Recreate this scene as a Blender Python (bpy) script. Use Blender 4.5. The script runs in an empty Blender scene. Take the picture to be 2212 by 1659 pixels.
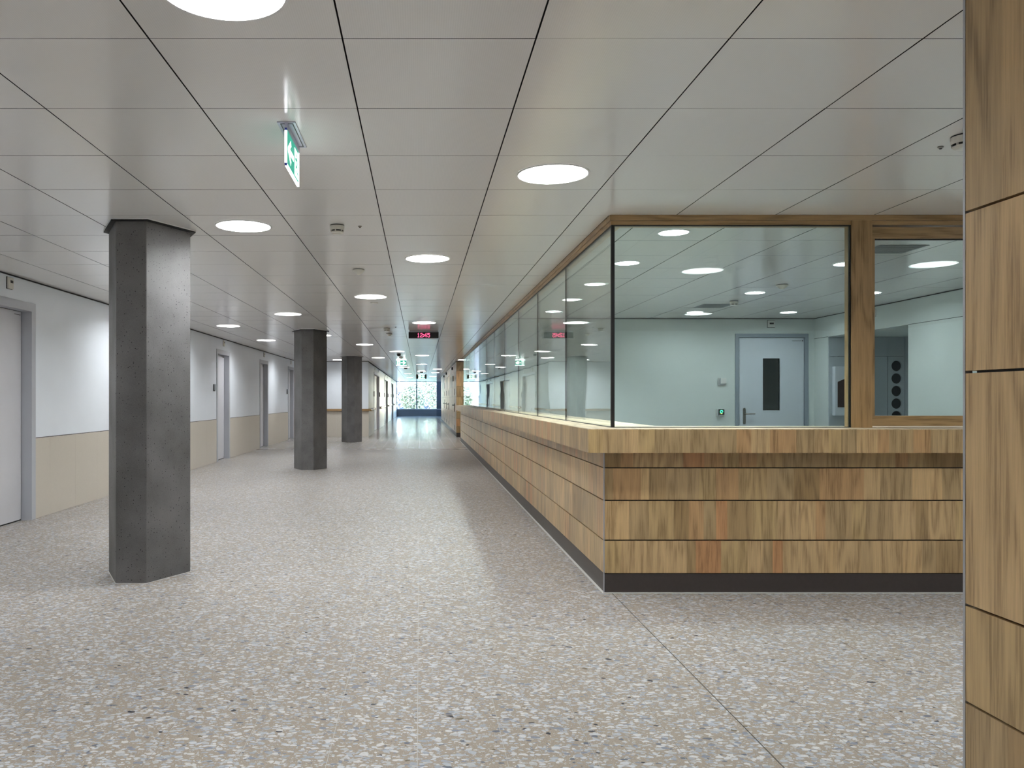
import bpy, bmesh, math, random
from mathutils import Vector, Matrix
random.seed(7)
SC = bpy.context.scene
COL = SC.collection

# ------------------------------------------------------------------ camera
F_PX, PX, PY = 1735.0, 907.2, 861.0          # focal length and vanishing point in pixels of the 2212 x 1659 frame
CAM_H, CEIL = 1.34, 2.642
cam = bpy.data.cameras.new('camera'); camo = bpy.data.objects.new('camera', cam); COL.objects.link(camo)
camo.location = (0, 0, CAM_H); camo.rotation_euler = (math.pi / 2, 0, 0)
cam.sensor_width = 36.0; cam.lens = 36.0 * F_PX / 2212
cam.shift_x = (1106 - PX) / 2212; cam.shift_y = (PY - 829.5) / 2212
cam.clip_start = 0.05; cam.clip_end = 500
SC.camera = camo

# ------------------------------------------------------------------ world, sun, exposure
W = bpy.data.worlds.new('sky'); SC.world = W; W.use_nodes = True
wn = W.node_tree.nodes; wl = W.node_tree.links
bg = wn['Background']; bg.inputs['Strength'].default_value = 4.8
sk = wn.new('ShaderNodeTexSky'); sk.sky_type = 'NISHITA'; sk.sun_disc = False
sk.sun_elevation = math.radians(38); sk.sun_rotation = math.radians(200); sk.air_density = 1.0; sk.dust_density = .3; sk.ozone_density = 3.0
wl.new(sk.outputs[0], bg.inputs['Color'])
sun = bpy.data.lights.new('sun', 'SUN'); sun.energy = 8.0; sun.angle = math.radians(1.0); sun.color = (1, .95, .86)
suno = bpy.data.objects.new('sun', sun); COL.objects.link(suno)
suno.rotation_euler = (math.radians(48), 0, math.radians(-25)); suno.location = (0, -10, 30)
vs = SC.view_settings
vs.view_transform = 'Standard'; vs.look = 'None'; vs.gamma = 1.0; vs.use_curve_mapping = False
vs.exposure = 0.10
P_HALL, P_ROOM, P_ROW, E_DISC, E_SIGN = 18.0, 7.0, 27.0, 12.0, 1.3      # watts of a hall lamp, a room lamp, a lamp of the room's front row
SC.cycles.max_bounces = 8; SC.cycles.transparent_max_bounces = 20; SC.cycles.diffuse_bounces = 4
SC.cycles.glossy_bounces = 4; SC.cycles.use_adaptive_sampling = True; SC.cycles.adaptive_threshold = .18; SC.cycles.adaptive_min_samples = 16; SC.cycles.caustics_reflective = False; SC.cycles.caustics_refractive = False
SC.cycles.sample_clamp_indirect = 8.0; SC.cycles.use_denoising = True

# ------------------------------------------------------------------ materials
def lin(r, g, b):
    f = lambda c: (c / 12.92 if c <= .04045 else ((c + .055) / 1.055) ** 2.4)
    return (f(r / 255), f(g / 255), f(b / 255), 1)
def newmat(name):
    m = bpy.data.materials.new(name); m.use_nodes = True
    nt = m.node_tree; return m, nt, nt.nodes['Principled BSDF']
def plain(name, col, rough=.5, metal=0.0, spec=.5, noise=0.0, nscale=60.0, bump=0.0):
    m, nt, b = newmat(name); N, L = nt.nodes, nt.links
    b.inputs['Base Color'].default_value = col; b.inputs['Roughness'].default_value = rough
    b.inputs['Metallic'].default_value = metal; b.inputs['Specular IOR Level'].default_value = spec
    g = N.new('ShaderNodeNewGeometry'); t = N.new('ShaderNodeTexNoise'); t.inputs['Scale'].default_value = nscale
    t.inputs['Detail'].default_value = 4; L.new(g.outputs['Position'], t.inputs['Vector'])
    r = N.new('ShaderNodeMapRange'); r.inputs[1].default_value = .3; r.inputs[2].default_value = .7
    r.inputs[3].default_value = 1 - noise; r.inputs[4].default_value = 1 + noise
    L.new(t.outputs['Fac'], r.inputs[0])
    x = N.new('ShaderNodeMix'); x.data_type = 'RGBA'; x.blend_type = 'MULTIPLY'; x.inputs[0].default_value = 1
    x.inputs[6].default_value = col; L.new(r.outputs[0], x.inputs[7]); L.new(x.outputs[2], b.inputs['Base Color'])
    if bump:
        u = N.new('ShaderNodeBump'); u.inputs['Strength'].default_value = bump; u.inputs['Distance'].default_value = .002
        L.new(t.outputs['Fac'], u.inputs['Height']); L.new(u.outputs[0], b.inputs['Normal'])
    return m
def emit(name, col, s):
    m, nt, b = newmat(name)
    b.inputs['Base Color'].default_value = col; b.inputs['Emission Color'].default_value = col
    b.inputs['Emission Strength'].default_value = s; b.inputs['Roughness'].default_value = .4
    return m
def math_n(N, op, *vals):
    n = N.new('ShaderNodeMath'); n.operation = op
    for i, v in enumerate(vals):
        if v is not None: n.inputs[i].default_value = v
    return n

def oak(name, axis='Z', tone_attr=False, base=(.43, .30, .15), rough=.32, tone=1.0, spec=.5):
    m, nt, b = newmat(name); N, L = nt.nodes, nt.links
    g = N.new('ShaderNodeNewGeometry'); oi = N.new('ShaderNodeObjectInfo')
    if tone_attr:
        at = N.new('ShaderNodeAttribute'); at.attribute_name = 'tone'; rnd = at.outputs['Fac']
    else:
        rnd = oi.outputs['Random']
    off = math_n(N, 'MULTIPLY', None, 37.0); L.new(rnd, off.inputs[0])
    add = N.new('ShaderNodeVectorMath'); add.operation = 'ADD'
    L.new(g.outputs['Position'], add.inputs[0]); L.new(off.outputs[0], add.inputs[1])
    def stretched(k_across, k_along):
        s = N.new('ShaderNodeVectorMath'); s.operation = 'MULTIPLY'
        v = [k_across] * 3; v['XYZ'.index(axis)] = k_along; s.inputs[1].default_value = v
        L.new(add.outputs[0], s.inputs[0]); return s
    s1 = stretched(150, 5.0); n1 = N.new('ShaderNodeTexNoise'); n1.inputs['Scale'].default_value = 1
    n1.inputs['Detail'].default_value = 5; n1.inputs['Roughness'].default_value = .65; L.new(s1.outputs[0], n1.inputs['Vector'])
    s2 = stretched(5.5, .8); n2 = N.new('ShaderNodeTexNoise'); n2.inputs['Scale'].default_value = 1; n2.inputs['Detail'].default_value = 2
    L.new(s2.outputs[0], n2.inputs['Vector'])
    k = math_n(N, 'MULTIPLY', None, 46.0); L.new(n2.outputs['Fac'], k.inputs[0])
    sn = math_n(N, 'SINE', None); L.new(k.outputs[0], sn.inputs[0])
    h = math_n(N, 'MULTIPLY_ADD', None, .12, .0); L.new(sn.outputs[0], h.inputs[0])
    tot = math_n(N, 'ADD', None, None); L.new(n1.outputs['Fac'], tot.inputs[0]); L.new(h.outputs[0], tot.inputs[1])
    cr = N.new('ShaderNodeValToRGB'); L.new(tot.outputs[0], cr.inputs[0])
    dk = tuple(c * k_ for c, k_ in zip(base, (.64, .60, .54))); md = base; lt = tuple(min(1, c * 1.22) for c in base)
    cr.color_ramp.elements[0].position = .27; cr.color_ramp.elements[0].color = (*dk, 1)
    cr.color_ramp.elements[1].position = .72; cr.color_ramp.elements[1].color = (*lt, 1)
    e = cr.color_ramp.elements.new(.47); e.color = (*md, 1)
    tr = N.new('ShaderNodeValToRGB'); L.new(rnd, tr.inputs[0]); tr.color_ramp.interpolation = 'CONSTANT'
    tones = [(0, (.94, .94, .95)), (.13, (1.14, 1.13, 1.14)), (.26, (.80, .77, .73)), (.36, (1.04, 1.05, 1.0)), (.48, (1.02, .90, .84)),
             (.58, (1.20, 1.17, 1.15)), (.68, (.90, .91, .92)), (.80, (1.10, .84, .76)), (.87, (1.0, 1.0, .96)), (.94, (.70, .66, .60))]
    tr.color_ramp.elements[0].position = 0; tr.color_ramp.elements[0].color = (*tones[0][1], 1)
    tr.color_ramp.elements[1].position = tones[1][0]; tr.color_ramp.elements[1].color = (*tones[1][1], 1)
    for p, c in tones[2:]:
        e = tr.color_ramp.elements.new(p); e.color = (*c, 1)
    x = N.new('ShaderNodeMix'); x.data_type = 'RGBA'; x.blend_type = 'MULTIPLY'; x.inputs[0].default_value = tone
    L.new(cr.outputs[0], x.inputs[6]); L.new(tr.outputs[0], x.inputs[7]); L.new(x.outputs[2], b.inputs['Base Color'])
    b.inputs['Roughness'].default_value = rough; b.inputs['Specular IOR Level'].default_value = spec
    bp = N.new('ShaderNodeBump'); bp.inputs['Strength'].default_value = .12; bp.inputs['Distance'].default_value = .001
    L.new(n1.outputs['Fac'], bp.inputs['Height']); L.new(bp.outputs[0], b.inputs['Normal'])
    return m

def terrazzo(name, r0, r1, spec, worn=False):
    m, nt, b = newmat(name); N, L = nt.nodes, nt.links
    g = N.new('ShaderNodeNewGeometry')
    dn = N.new('ShaderNodeTexNoise'); dn.inputs['Scale'].default_value = 22; dn.inputs['Detail'].default_value = 1
    L.new(g.outputs['Position'], dn.inputs['Vector'])
    dv = N.new('ShaderNodeVectorMath'); dv.operation = 'MULTIPLY_ADD'; dv.inputs[1].default_value = (.028, .028, 0)
    L.new(dn.outputs['Color'], dv.inputs[0]); L.new(g.outputs['Position'], dv.inputs[2])
    bn = N.new('ShaderNodeTexNoise'); bn.inputs['Scale'].default_value = 260; bn.inputs['Detail'].default_value = 2
    L.new(g.outputs['Position'], bn.inputs['Vector'])
    br = N.new('ShaderNodeValToRGB'); L.new(bn.outputs['Fac'], br.inputs[0])
    br.color_ramp.elements[0].position = .3; br.color_ramp.elements[0].color = lin(156, 145, 131)
    br.color_ramp.elements[1].position = .7; br.color_ramp.elements[1].color = lin(190, 178, 163)
    cur = br.outputs[0]
    for scale, sx, sy, rot, thr, keep, seed in ((120, 1, 1, 0, .33, .20, 5.1), (66, .8, 1.15, .25, .36, .34, 1.3), (44, .8, 1.2, -.3, .36, .40, 8.7), (32, .78, 1.25, .1, .36, .34, 3.9), (29, .85, 1.15, .5, .35, .24, 12.4)):
        mp = N.new('ShaderNodeMapping'); mp.inputs['Location'].default_value = (seed, seed * 1.7, 0); mp.inputs['Rotation'].default_value = (0, 0, rot)
        mp.inputs['Scale'].default_value = (sx, sy, 0); L.new(dv.outputs[0], mp.inputs['Vector'])
        v = N.new('ShaderNodeTexVoronoi'); v.voronoi_dimensions = '2D'; v.feature = 'F1'; v.inputs['Scale'].default_value = scale
        v.inputs['Randomness'].default_value = .85; L.new(mp.outputs[0], v.inputs['Vector'])
        sep = N.new('ShaderNodeSeparateColor'); L.new(v.outputs['Color'], sep.inputs[0])
        # radius of each pebble varies; some cells stay empty
        rr = N.new('ShaderNodeMapRange'); rr.inputs[3].default_value = thr * .62; rr.inputs[4].default_value = thr * 1.2
        L.new(sep.outputs[0], rr.inputs[0])
        inn = math_n(N, 'LESS_THAN', None, None); L.new(v.outputs['Distance'], inn.inputs[0]); L.new(rr.outputs[0], inn.inputs[1])
        kp = math_n(N, 'LESS_THAN', None, keep); L.new(sep.outputs[1], kp.inputs[0])
        mk = math_n(N, 'MULTIPLY', None, None); L.new(inn.outputs[0], mk.inputs[0]); L.new(kp.outputs[0], mk.inputs[1])
        pc = N.new('ShaderNodeValToRGB'); pc.color_ramp.interpolation = 'CONSTANT'; L.new(sep.outputs[2], pc.inputs[0])
        el = pc.color_ramp.elements; el[0].position = 0; el[0].color = lin(212, 215, 220); el[1].position = .22; el[1].color = lin(190, 195, 204)
        for p, c in ((.42, lin(222, 222, 222)), (.60, lin(172, 177, 187)), (.76, lin(196, 197, 199)), (.90, lin(146, 152, 165)), (.965, lin(116, 120, 132)), (.990, lin(60, 62, 70)), (.996, lin(128, 118, 100))):
            e = el.new(p); e.color = c
        x = N.new('ShaderNodeMix'); x.data_type = 'RGBA'; L.new(mk.outputs[0], x.inputs[0]); L.new(cur, x.inputs[6]); L.new(pc.outputs[0], x.inputs[7])
        cur = x.outputs[2]
    # faint veins in the pebbles
    vn = N.new('ShaderNodeTexNoise'); vn.inputs['Scale'].default_value = 90; vn.inputs['Detail'].default_value = 3; vn.inputs['Distortion'].default_value = 1.5
    L.new(g.outputs['Position'], vn.inputs['Vector'])
    vr = N.new('ShaderNodeMapRange'); vr.inputs[1].default_value = .3; vr.inputs[2].default_value = .7; vr.inputs[3].default_value = .68; vr.inputs[4].default_value = .81
    L.new(vn.outputs['Fac'], vr.inputs[0])
    x = N.new('ShaderNodeMix'); x.data_type = 'RGBA'; x.blend_type = 'MULTIPLY'; x.inputs[0].default_value = 1
    L.new(cur, x.inputs[6]); L.new(vr.outputs[0], x.inputs[7]); cur = x.outputs[2]
    L.new(cur, b.inputs['Base Color'])
    rn = N.new('ShaderNodeTexNoise'); rn.inputs['Scale'].default_value = 2.2; rn.inputs['Detail'].default_value = 4; L.new(g.outputs['Position'], rn.inputs['Vector'])
    rm = N.new('ShaderNodeMapRange'); rm.inputs[3].default_value = r0; rm.inputs[4].default_value = r1; L.new(rn.outputs['Fac'], rm.inputs[0])
    L.new(rm.outputs[0], b.inputs['Roughness']); b.inputs['Specular IOR Level'].default_value = spec
    if worn:                                            # the floor is buffed glossier towards the far corridor
        sx = N.new('ShaderNodeSeparateXYZ'); L.new(g.outputs['Position'], sx.inputs[0])
        f = N.new('ShaderNodeMapRange'); f.interpolation_type = 'SMOOTHSTEP'; f.inputs[1].default_value = 8.0; f.inputs[2].default_value = 36.0
        f.inputs[3].default_value = 1.0; f.inputs[4].default_value = .40; L.new(sx.outputs['Y'], f.inputs[0])
        q = math_n(N, 'MULTIPLY', None, None); L.new(rm.outputs[0], q.inputs[0]); L.new(f.outputs[0], q.inputs[1]); L.new(q.outputs[0], b.inputs['Roughness'])
        f2 = N.new('ShaderNodeMapRange'); f2.interpolation_type = 'SMOOTHSTEP'; f2.inputs[1].default_value = 8.0; f2.inputs[2].default_value = 36.0
        f2.inputs[3].default_value = spec; f2.inputs[4].default_value = .42; L.new(sx.outputs['Y'], f2.inputs[0]); L.new(f2.outputs[0], b.inputs['Specular IOR Level'])
    return m

def concrete(name):
    m, nt, b = newmat(name); N, L = nt.nodes, nt.links
    g = N.new('ShaderNodeNewGeometry')
    n = N.new('ShaderNodeTexNoise'); n.inputs['Scale'].default_value = 3; n.inputs['Detail'].default_value = 3; L.new(g.outputs['Position'], n.inputs['Vector'])
    n2 = N.new('ShaderNodeTexNoise'); n2.inputs['Scale'].default_value = 220; n2.inputs['Detail'].default_value = 2; L.new(g.outputs['Position'], n2.inputs['Vector'])
    mx = math_n(N, 'MULTIPLY_ADD', None, .55, 0); L.new(n2.outputs['Fac'], mx.inputs[0]); L.new(n.outputs['Fac'], mx.inputs[2])
    cr = N.new('ShaderNodeValToRGB'); L.new(mx.outputs[0], cr.inputs[0])
    cr.color_ramp.elements[0].position = .42; cr.color_ramp.elements[0].color = lin(82, 81, 80)
    cr.color_ramp.elements[1].position = 1.1 - .1; cr.color_ramp.elements[1].color = lin(116, 115, 115)
    v = N.new('ShaderNodeTexVoronoi'); v.inputs['Scale'].default_value = 78; L.new(g.outputs['Position'], v.inputs['Vector'])
    sp = N.new('ShaderNodeSeparateColor'); L.new(v.outputs['Color'], sp.inputs[0])
    rr = N.new('ShaderNodeMapRange'); rr.inputs[1].default_value = .60; rr.inputs[2].default_value = 1; rr.inputs[3].default_value = 0; rr.inputs[4].default_value = .30
    L.new(sp.outputs[0], rr.inputs[0])
    lt = math_n(N, 'LESS_THAN', None, None); L.new(v.outputs['Distance'], lt.inputs[0]); L.new(rr.outputs[0], lt.inputs[1])
    x = N.new('ShaderNodeMix'); x.data_type = 'RGBA'; L.new(lt.outputs[0], x.inputs[0]); L.new(cr.outputs[0], x.inputs[6]); x.inputs[7].default_value = lin(28, 27, 28)
    L.new(x.outputs[2], b.inputs['Base Color']); b.inputs['Roughness'].default_value = .55; b.inputs['Specular IOR Level'].default_value = .35
    bp = N.new('ShaderNodeBump'); bp.inputs['Strength'].default_value = .25; bp.inputs['Distance'].default_value = .002
    L.new(n2.outputs['Fac'], bp.inputs['Height']); L.new(bp.outputs[0], b.inputs['Normal'])
    return m

def glass(name, tint, wavy=0.0):
    """flat pane: each face mirrors by Fresnel and lets the rest pass, slightly tinted"""
    m, nt, b = newmat(name); N, L = nt.nodes, nt.links; N.remove(b)
    out = [n for n in N if n.type == 'OUTPUT_MATERIAL'][0]
    g = N.new('ShaderNodeNewGeometry')
    ior = N.new('ShaderNodeMix'); ior.data_type = 'FLOAT'; L.new(g.outputs['Backfacing'], ior.inputs[0]); ior.inputs[2].default_value = 1.5; ior.inputs[3].default_value = 1 / 1.5
    fr = N.new('ShaderNodeFresnel'); L.new(ior.outputs[0], fr.inputs['IOR'])
    t = N.new('ShaderNodeBsdfTransparent'); t.inputs[0].default_value = tint
    gl = N.new('ShaderNodeBsdfAnisotropic'); gl.inputs['Roughness'].default_value = 0.0; gl.inputs['Color'].default_value = (.96, 1, .98, 1)
    if wavy:
        n = N.new('ShaderNodeTexNoise'); n.inputs['Scale'].default_value = 1.6; n.inputs['Detail'].default_value = 1; L.new(g.outputs['Position'], n.inputs['Vector'])
        bp = N.new('ShaderNodeBump'); bp.inputs['Strength'].default_value = 1; bp.inputs['Distance'].default_value = wavy
        L.new(n.outputs['Fac'], bp.inputs['Height']); L.new(bp.outputs[0], gl.inputs['Normal'])
    x = N.new('ShaderNodeMixShader'); L.new(fr.outputs[0], x.inputs[0]); L.new(t.outputs[0], x.inputs[1]); L.new(gl.outputs[0], x.inputs[2])
    L.new(x.outputs[0], out.inputs[0])
    return m

def ceiling_metal(name, col, rough):
    m, nt, b = newmat(name); N, L = nt.nodes, nt.links
    g = N.new('ShaderNodeNewGeometry'); w = N.new('ShaderNodeTexWave'); w.wave_type = 'BANDS'; w.bands_direction = 'X'
    w.inputs['Scale'].default_value = 38; L.new(g.outputs['Position'], w.inputs['Vector'])
    r = N.new('ShaderNodeMapRange'); r.inputs[3].default_value = .975; r.inputs[4].default_value = 1.02; L.new(w.outputs['Fac'], r.inputs[0])
    x = N.new('ShaderNodeMix'); x.data_type = 'RGBA'; x.blend_type = 'MULTIPLY'; x.inputs[0].default_value = 1; x.inputs[6].default_value = col
    L.new(r.outputs[0], x.inputs[7]); L.new(x.outputs[2], b.inputs['Base Color'])
    b.inputs['Roughness'].default_value = rough; b.inputs['Specular IOR Level'].default_value = .5
    return m

M = dict(
    terrazzo=terrazzo('terrazzo', .36, .42, .08), polished=terrazzo('polished_terrazzo', .35, .41, .09, worn=True),
    grout=plain('grout', lin(172, 170, 167), .5), dark_joint=plain('dark_joint', lin(70, 68, 62), .8),
    panel=ceiling_metal('ceiling_panel_metal', lin(234, 233, 231), .17),
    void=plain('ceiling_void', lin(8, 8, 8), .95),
    paint=plain('wall_paint', lin(230, 236, 243), .42, spec=.35, noise=.012, nscale=3),
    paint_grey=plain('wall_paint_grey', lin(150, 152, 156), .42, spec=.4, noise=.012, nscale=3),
    paint_shaded=plain('wall_paint_shaded', lin(160, 159, 161), .35, spec=.45, noise=.012, nscale=3),
    room_paint=plain('room_paint', lin(212, 220, 217), .55, noise=.012, nscale=3),
    stone=plain('wainscot_stone', lin(203, 196, 184), .34, noise=.13, nscale=240),
    gap=plain('shadow_gap', lin(40, 40, 42), .8),
    door=plain('door_lacquer', lin(208, 208, 213), .4, noise=.02, nscale=4),
    frame=plain('door_frame_lacquer', lin(184, 187, 194), .38),
    room_door=plain('room_door_lacquer', lin(205, 212, 220), .4, noise=.01, nscale=4),
    room_frame=plain('room_door_frame', lin(140, 150, 160), .4),
    concrete=concrete('dark_concrete'),
    collar=plain('collar_black', lin(22, 22, 22), .6),
    oak=oak('oak_stave'), oak_row=oak('oak_stave_row', tone_attr=True),
    oak_x=oak('oak_beam_x', 'X', base=(.37, .245, .115), tone=.3), oak_y=oak('oak_beam_y', 'Y', base=(.37, .245, .115), tone=.3),
    oak_post=oak('oak_post', 'Z', base=(.37, .245, .115), tone=.3),
    oak_top_lit=oak('oak_top_lit', 'Y', base=(.62, .50, .34), tone=.3, rough=.35),  # paler than the other oak: the room's lamp light put into the colour
    oak_rail=oak('oak_rail', 'X', base=(.40, .26, .13), tone=.3, rough=.3),
    plinth=plain('plinth_brown', lin(62, 55, 52), .38, noise=.06, nscale=40),
    alu=plain('aluminium', lin(176, 178, 184), .35, metal=.6),
    steel=plain('brushed_steel', lin(150, 148, 142), .3, metal=1.0),
    black=plain('black_plastic', lin(14, 14, 15), .45), gasket=plain('black_gasket_and_joint_shade', lin(16, 17, 18), .5),
    white=plain('white_plastic', lin(226, 226, 222), .4), sensor=plain('sensor_plastic', lin(214, 212, 204), .4),
    dark_sensor=plain('dark_sensor', lin(52, 52, 54), .4),
    seal=plain('white_sealant', lin(205, 205, 200), .6),
    glass=glass('partition_glass', (.87, .945, .95, 1)), side_glass=glass('side_glass', (.88, .95, .945, 1), wavy=.0012),
    pane=glass('window_pane', (.97, .985, .98, 1)),
    tint_glass=plain('dark_glass', lin(28, 30, 28), .05),
    cabinet=plain('cabinet_grey', lin(176, 184, 190), .4), cabinet_dark=plain('cabinet_inside', lin(48, 52, 55), .6),
    recess=plain('recess_black', lin(16, 18, 20), .6), ember=plain('brown_mesh', lin(52, 30, 22), .6, noise=.3, nscale=400),
    light=emit('downlight_diffuser', (1, .99, .98, 1), E_DISC),
    rim=plain('downlight_rim', lin(225, 225, 225), .35),
    green=emit('sign_green', lin(45, 168, 142), E_SIGN * .6), sign_white=emit('sign_white', (1, 1, 1, 1), E_SIGN), sign_edge=emit('sign_edge', (.93, .95, 1, 1), E_SIGN * 5),
    sign_blue=plain('sign_corner_blue', lin(45, 65, 190), .3), sign_acrylic=plain('sign_frame', lin(205, 208, 225), .25),
    led=emit('red_led', (1, .10, .25, 1), 2.2), led_green=emit('green_led', (.1, .9, .6, 1), 1.2), led_yellow=emit('yellow_led', (1, .85, .1, 1), 1.5),
    mullion=plain('window_frame_grey', lin(96, 106, 124), .4), sill=plain('window_sill_white', lin(205, 208, 214), .4), parapet=plain('parapet_grey', lin(128, 136, 148), .5),
    vent=plain('vent_grey', lin(122, 126, 128), .5),
    bark=plain('bark', lin(92, 78, 66), .9, noise=.2, nscale=30), bare=plain('pale_twigs', lin(205, 198, 206), .9, noise=.2, nscale=20),
    leaf=plain('leaf_green', lin(150, 156, 130), .7, noise=.35, nscale=6), leaf2=plain('leaf_dark', lin(54, 64, 82), .7, noise=.4, nscale=5), leaf3=plain('leaf_yellow', lin(204, 204, 168), .7, noise=.3, nscale=6),
    grass=plain('grass', lin(138, 140, 128), .9, noise=.25, nscale=8),
    ext=plain('roof_slab', lin(120, 120, 120), .8),
)

# ------------------------------------------------------------------ object helpers
WLOC = {}
def wl_of(o): return WLOC.get(o.name, Vector((0, 0, 0)))
def empty(name, loc, label=None, cat=None, group=None, kind=None):
    o = bpy.data.objects.new(name, None); COL.objects.link(o); o.location = loc; o.empty_display_size = .1
    WLOC[o.name] = Vector(loc); return tag(o, label, cat, group, kind)
def tag(o, label=None, cat=None, group=None, kind=None):
    if label: o['label'] = label
    if cat: o['category'] = cat
    if group: o['group'] = group
    if kind: o['kind'] = kind
    return o
def mobj(name, bm, mat, parent=None, smooth=False, origin=None):
    """link a bmesh built in world coordinates as one object, under its parent if given"""
    me = bpy.data.meshes.new(name); bm.to_mesh(me); bm.free()
    me.materials.append(M[mat] if isinstance(mat, str) else mat)
    if smooth:
        for p in me.polygons: p.use_smooth = True
    o = bpy.data.objects.new(name, me); COL.objects.link(o)
    if origin is None: origin = wl_of(parent) if parent else Vector((0, 0, 0))
    origin = Vector(origin); me.transform(Matrix.Translation(-origin))
    if parent: o.parent = parent; o.location = origin - wl_of(parent)
    else: o.location = origin
    WLOC[o.name] = origin
    return o
def bx(bm, x0, x1, y0, y1, z0, z1):
    v = [bm.verts.new((x, y, z)) for x in (x0, x1) for y in (y0, y1) for z in (z0, z1)]
    fs = []
    for q in ((0, 1, 3, 2), (4, 6, 7, 5), (0, 4, 5, 1), (2, 3, 7, 6), (0, 2, 6, 4), (1, 5, 7, 3)):
        fs.append(bm.faces.new([v[i] for i in q]))
    return fs
def box(name, mat, parent, x0, x1, y0, y1, z0, z1, bev=0.0):
    bm = bmesh.new(); bx(bm, x0, x1, y0, y1, z0, z1)
    if bev: bmesh.ops.bevel(bm, geom=bm.edges[:], offset=bev, segments=2, affect='EDGES', profile=.7)
    return mobj(name, bm, mat, parent)
CUBES = {}
def piece(name, mat, parent, x0, x1, y0, y1, z0, z1, tilt=None):
    """a cheap box that shares one cube mesh per material with all its like"""
    if (name, mat) not in CUBES:
        bm = bmesh.new(); bx(bm, -.5, .5, -.5, .5, -.5, .5)
        me = bpy.data.meshes.new(name); bm.to_mesh(me); bm.free(); me.materials.append(M[mat]); CUBES[(name, mat)] = me
        if name == 'ceiling_panel':                     # four upstands painted black, the shade of the joints put into the colour
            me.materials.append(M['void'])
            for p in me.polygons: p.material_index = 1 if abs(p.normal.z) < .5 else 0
    o = bpy.data.objects.new(name, CUBES[(name, mat)]); COL.objects.link(o)
    c = Vector(((x0 + x1) / 2, (y0 + y1) / 2, (z0 + z1) / 2)); p = wl_of(parent) if parent else Vector((0, 0, 0))
    o.location = c - p; o.scale = (x1 - x0, y1 - y0, z1 - z0)
    if tilt: o.rotation_euler = tilt
    if parent: o.parent = parent
    WLOC[o.name] = c
    return o
def lathe(bm, cx, cy, prof, seg=32, cap0=True, cap1=True):
    rings = []
    for r, z in prof:
        rings.append([bm.verts.new((cx + r * math.cos(2 * math.pi * i / seg), cy + r * math.sin(2 * math.pi * i / seg), z)) for i in range(seg)])
    for a, b in zip(rings, rings[1:]):
        for i in range(seg):
            j = (i + 1) % seg
            bm.faces.new((a[i], b[i], b[j], a[j]))
    if cap0: bm.faces.new(rings[0][::-1] if True else rings[0])
    if cap1: bm.faces.new(rings[-1])
    bmesh.ops.recalc_face_normals(bm, faces=bm.faces[:])
def prism(bm, pts, z0, z1):
    a = [bm.verts.new((x, y, z0)) for x, y in pts]; b = [bm.verts.new((x, y, z1)) for x, y in pts]
    n = len(pts)
    bm.faces.new(a[::-1]); bm.faces.new(b)
    for i in range(n): bm.faces.new((a[i], a[(i + 1) % n], b[(i + 1) % n], b[i]))
    bmesh.ops.recalc_face_normals(bm, faces=bm.faces[:])
def tube(bm, p, q, r, seg=10):
    p, q = Vector(p), Vector(q); d = (q - p).normalized(); u = d.orthogonal().normalized(); w = d.cross(u)
    A = [bm.verts.new(p + r * (math.cos(t) * u + math.sin(t) * w)) for t in [2 * math.pi * i / seg for i in range(seg)]]
    B = [bm.verts.new(q + r * (math.cos(t) * u + math.sin(t) * w)) for t in [2 * math.pi * i / seg for i in range(seg)]]
    for i in range(seg): bm.faces.new((A[i], A[(i + 1) % seg], B[(i + 1) % seg], B[i]))
    bm.faces.new(A[::-1]); bm.faces.new(B)
    bmesh.ops.recalc_face_normals(bm, faces=bm.faces[:])
def struct(name, bm, mat, **k): return tag(mobj(name, bm, mat, **k), kind='structure')
def sbox(name, mat, *b):
    bm = bmesh.new(); bx(bm, *b); return struct(name, bm, mat)
def in_view(x, y, z, m=60):
    if y < .4: return False
    u = PX + F_PX * x / y; v = PY - F_PX * (z - CAM_H) / y
    return -m < u < 2212 + m and -m < v < 1659 + m

# ------------------------------------------------------------------ extents (metres)
XL, YB, YC, YW = -4.29, -4.0, 28.1, 61.5      # left wall, wall behind the camera, cross wall, window wall
XCL, XCR, YBE = -1.80, 1.27, 48.0             # corridor walls, end of the oak block
XN, YN = 1.258, 1.86                          # near oak wall
CX, CY, CE = 1.266, 5.536, 25.1               # counter corner and far end
OV, ZT, ZS = .133, 1.1345, .974               # overhang, top and underside of the worktop
GX, GY = 1.36, 5.70                           # glass planes
RX, RY = 6.40, 13.04                          # glazed room: right wall and back wall
HX = 9.0                                      # right end of the side hall

# ------------------------------------------------------------------ floor
bm = bmesh.new(); bx(bm, -6.5, 10.5, YB - .3, YW + .4, -.30, -.0015)
floor = struct('floor', bm, 'grout'); tag(floor, 'pale speckled terrazzo floor of square tiles', 'floor')
T = 1 / 3.0; XO, YO = -.01, 3.03
rest = bmesh.new(); g2, g3 = .0015, .0005; n_tiles = 0
def floor_cell(x0, x1, y0, y1, single):
    global n_tiles
    if x1 - x0 < .01 or y1 - y0 < .01: return
    if single:
        piece('floor_tile', 'terrazzo' if y0 < 8.0 else 'polished', floor, x0 + g2, x1 - g2, y0 + g3, y1 - g3, -.02, 0.0); n_tiles += 1
    else:
        v = [rest.verts.new(p) for p in ((x0 + g2, y0 + g3, 0), (x1 - g2, y0 + g3, 0), (x1 - g2, y1 - g3, 0), (x0 + g2, y1 - g3, 0))]
        rest.faces.new(v).material_index = 0 if y0 < 8.0 else 1
cells = []
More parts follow.
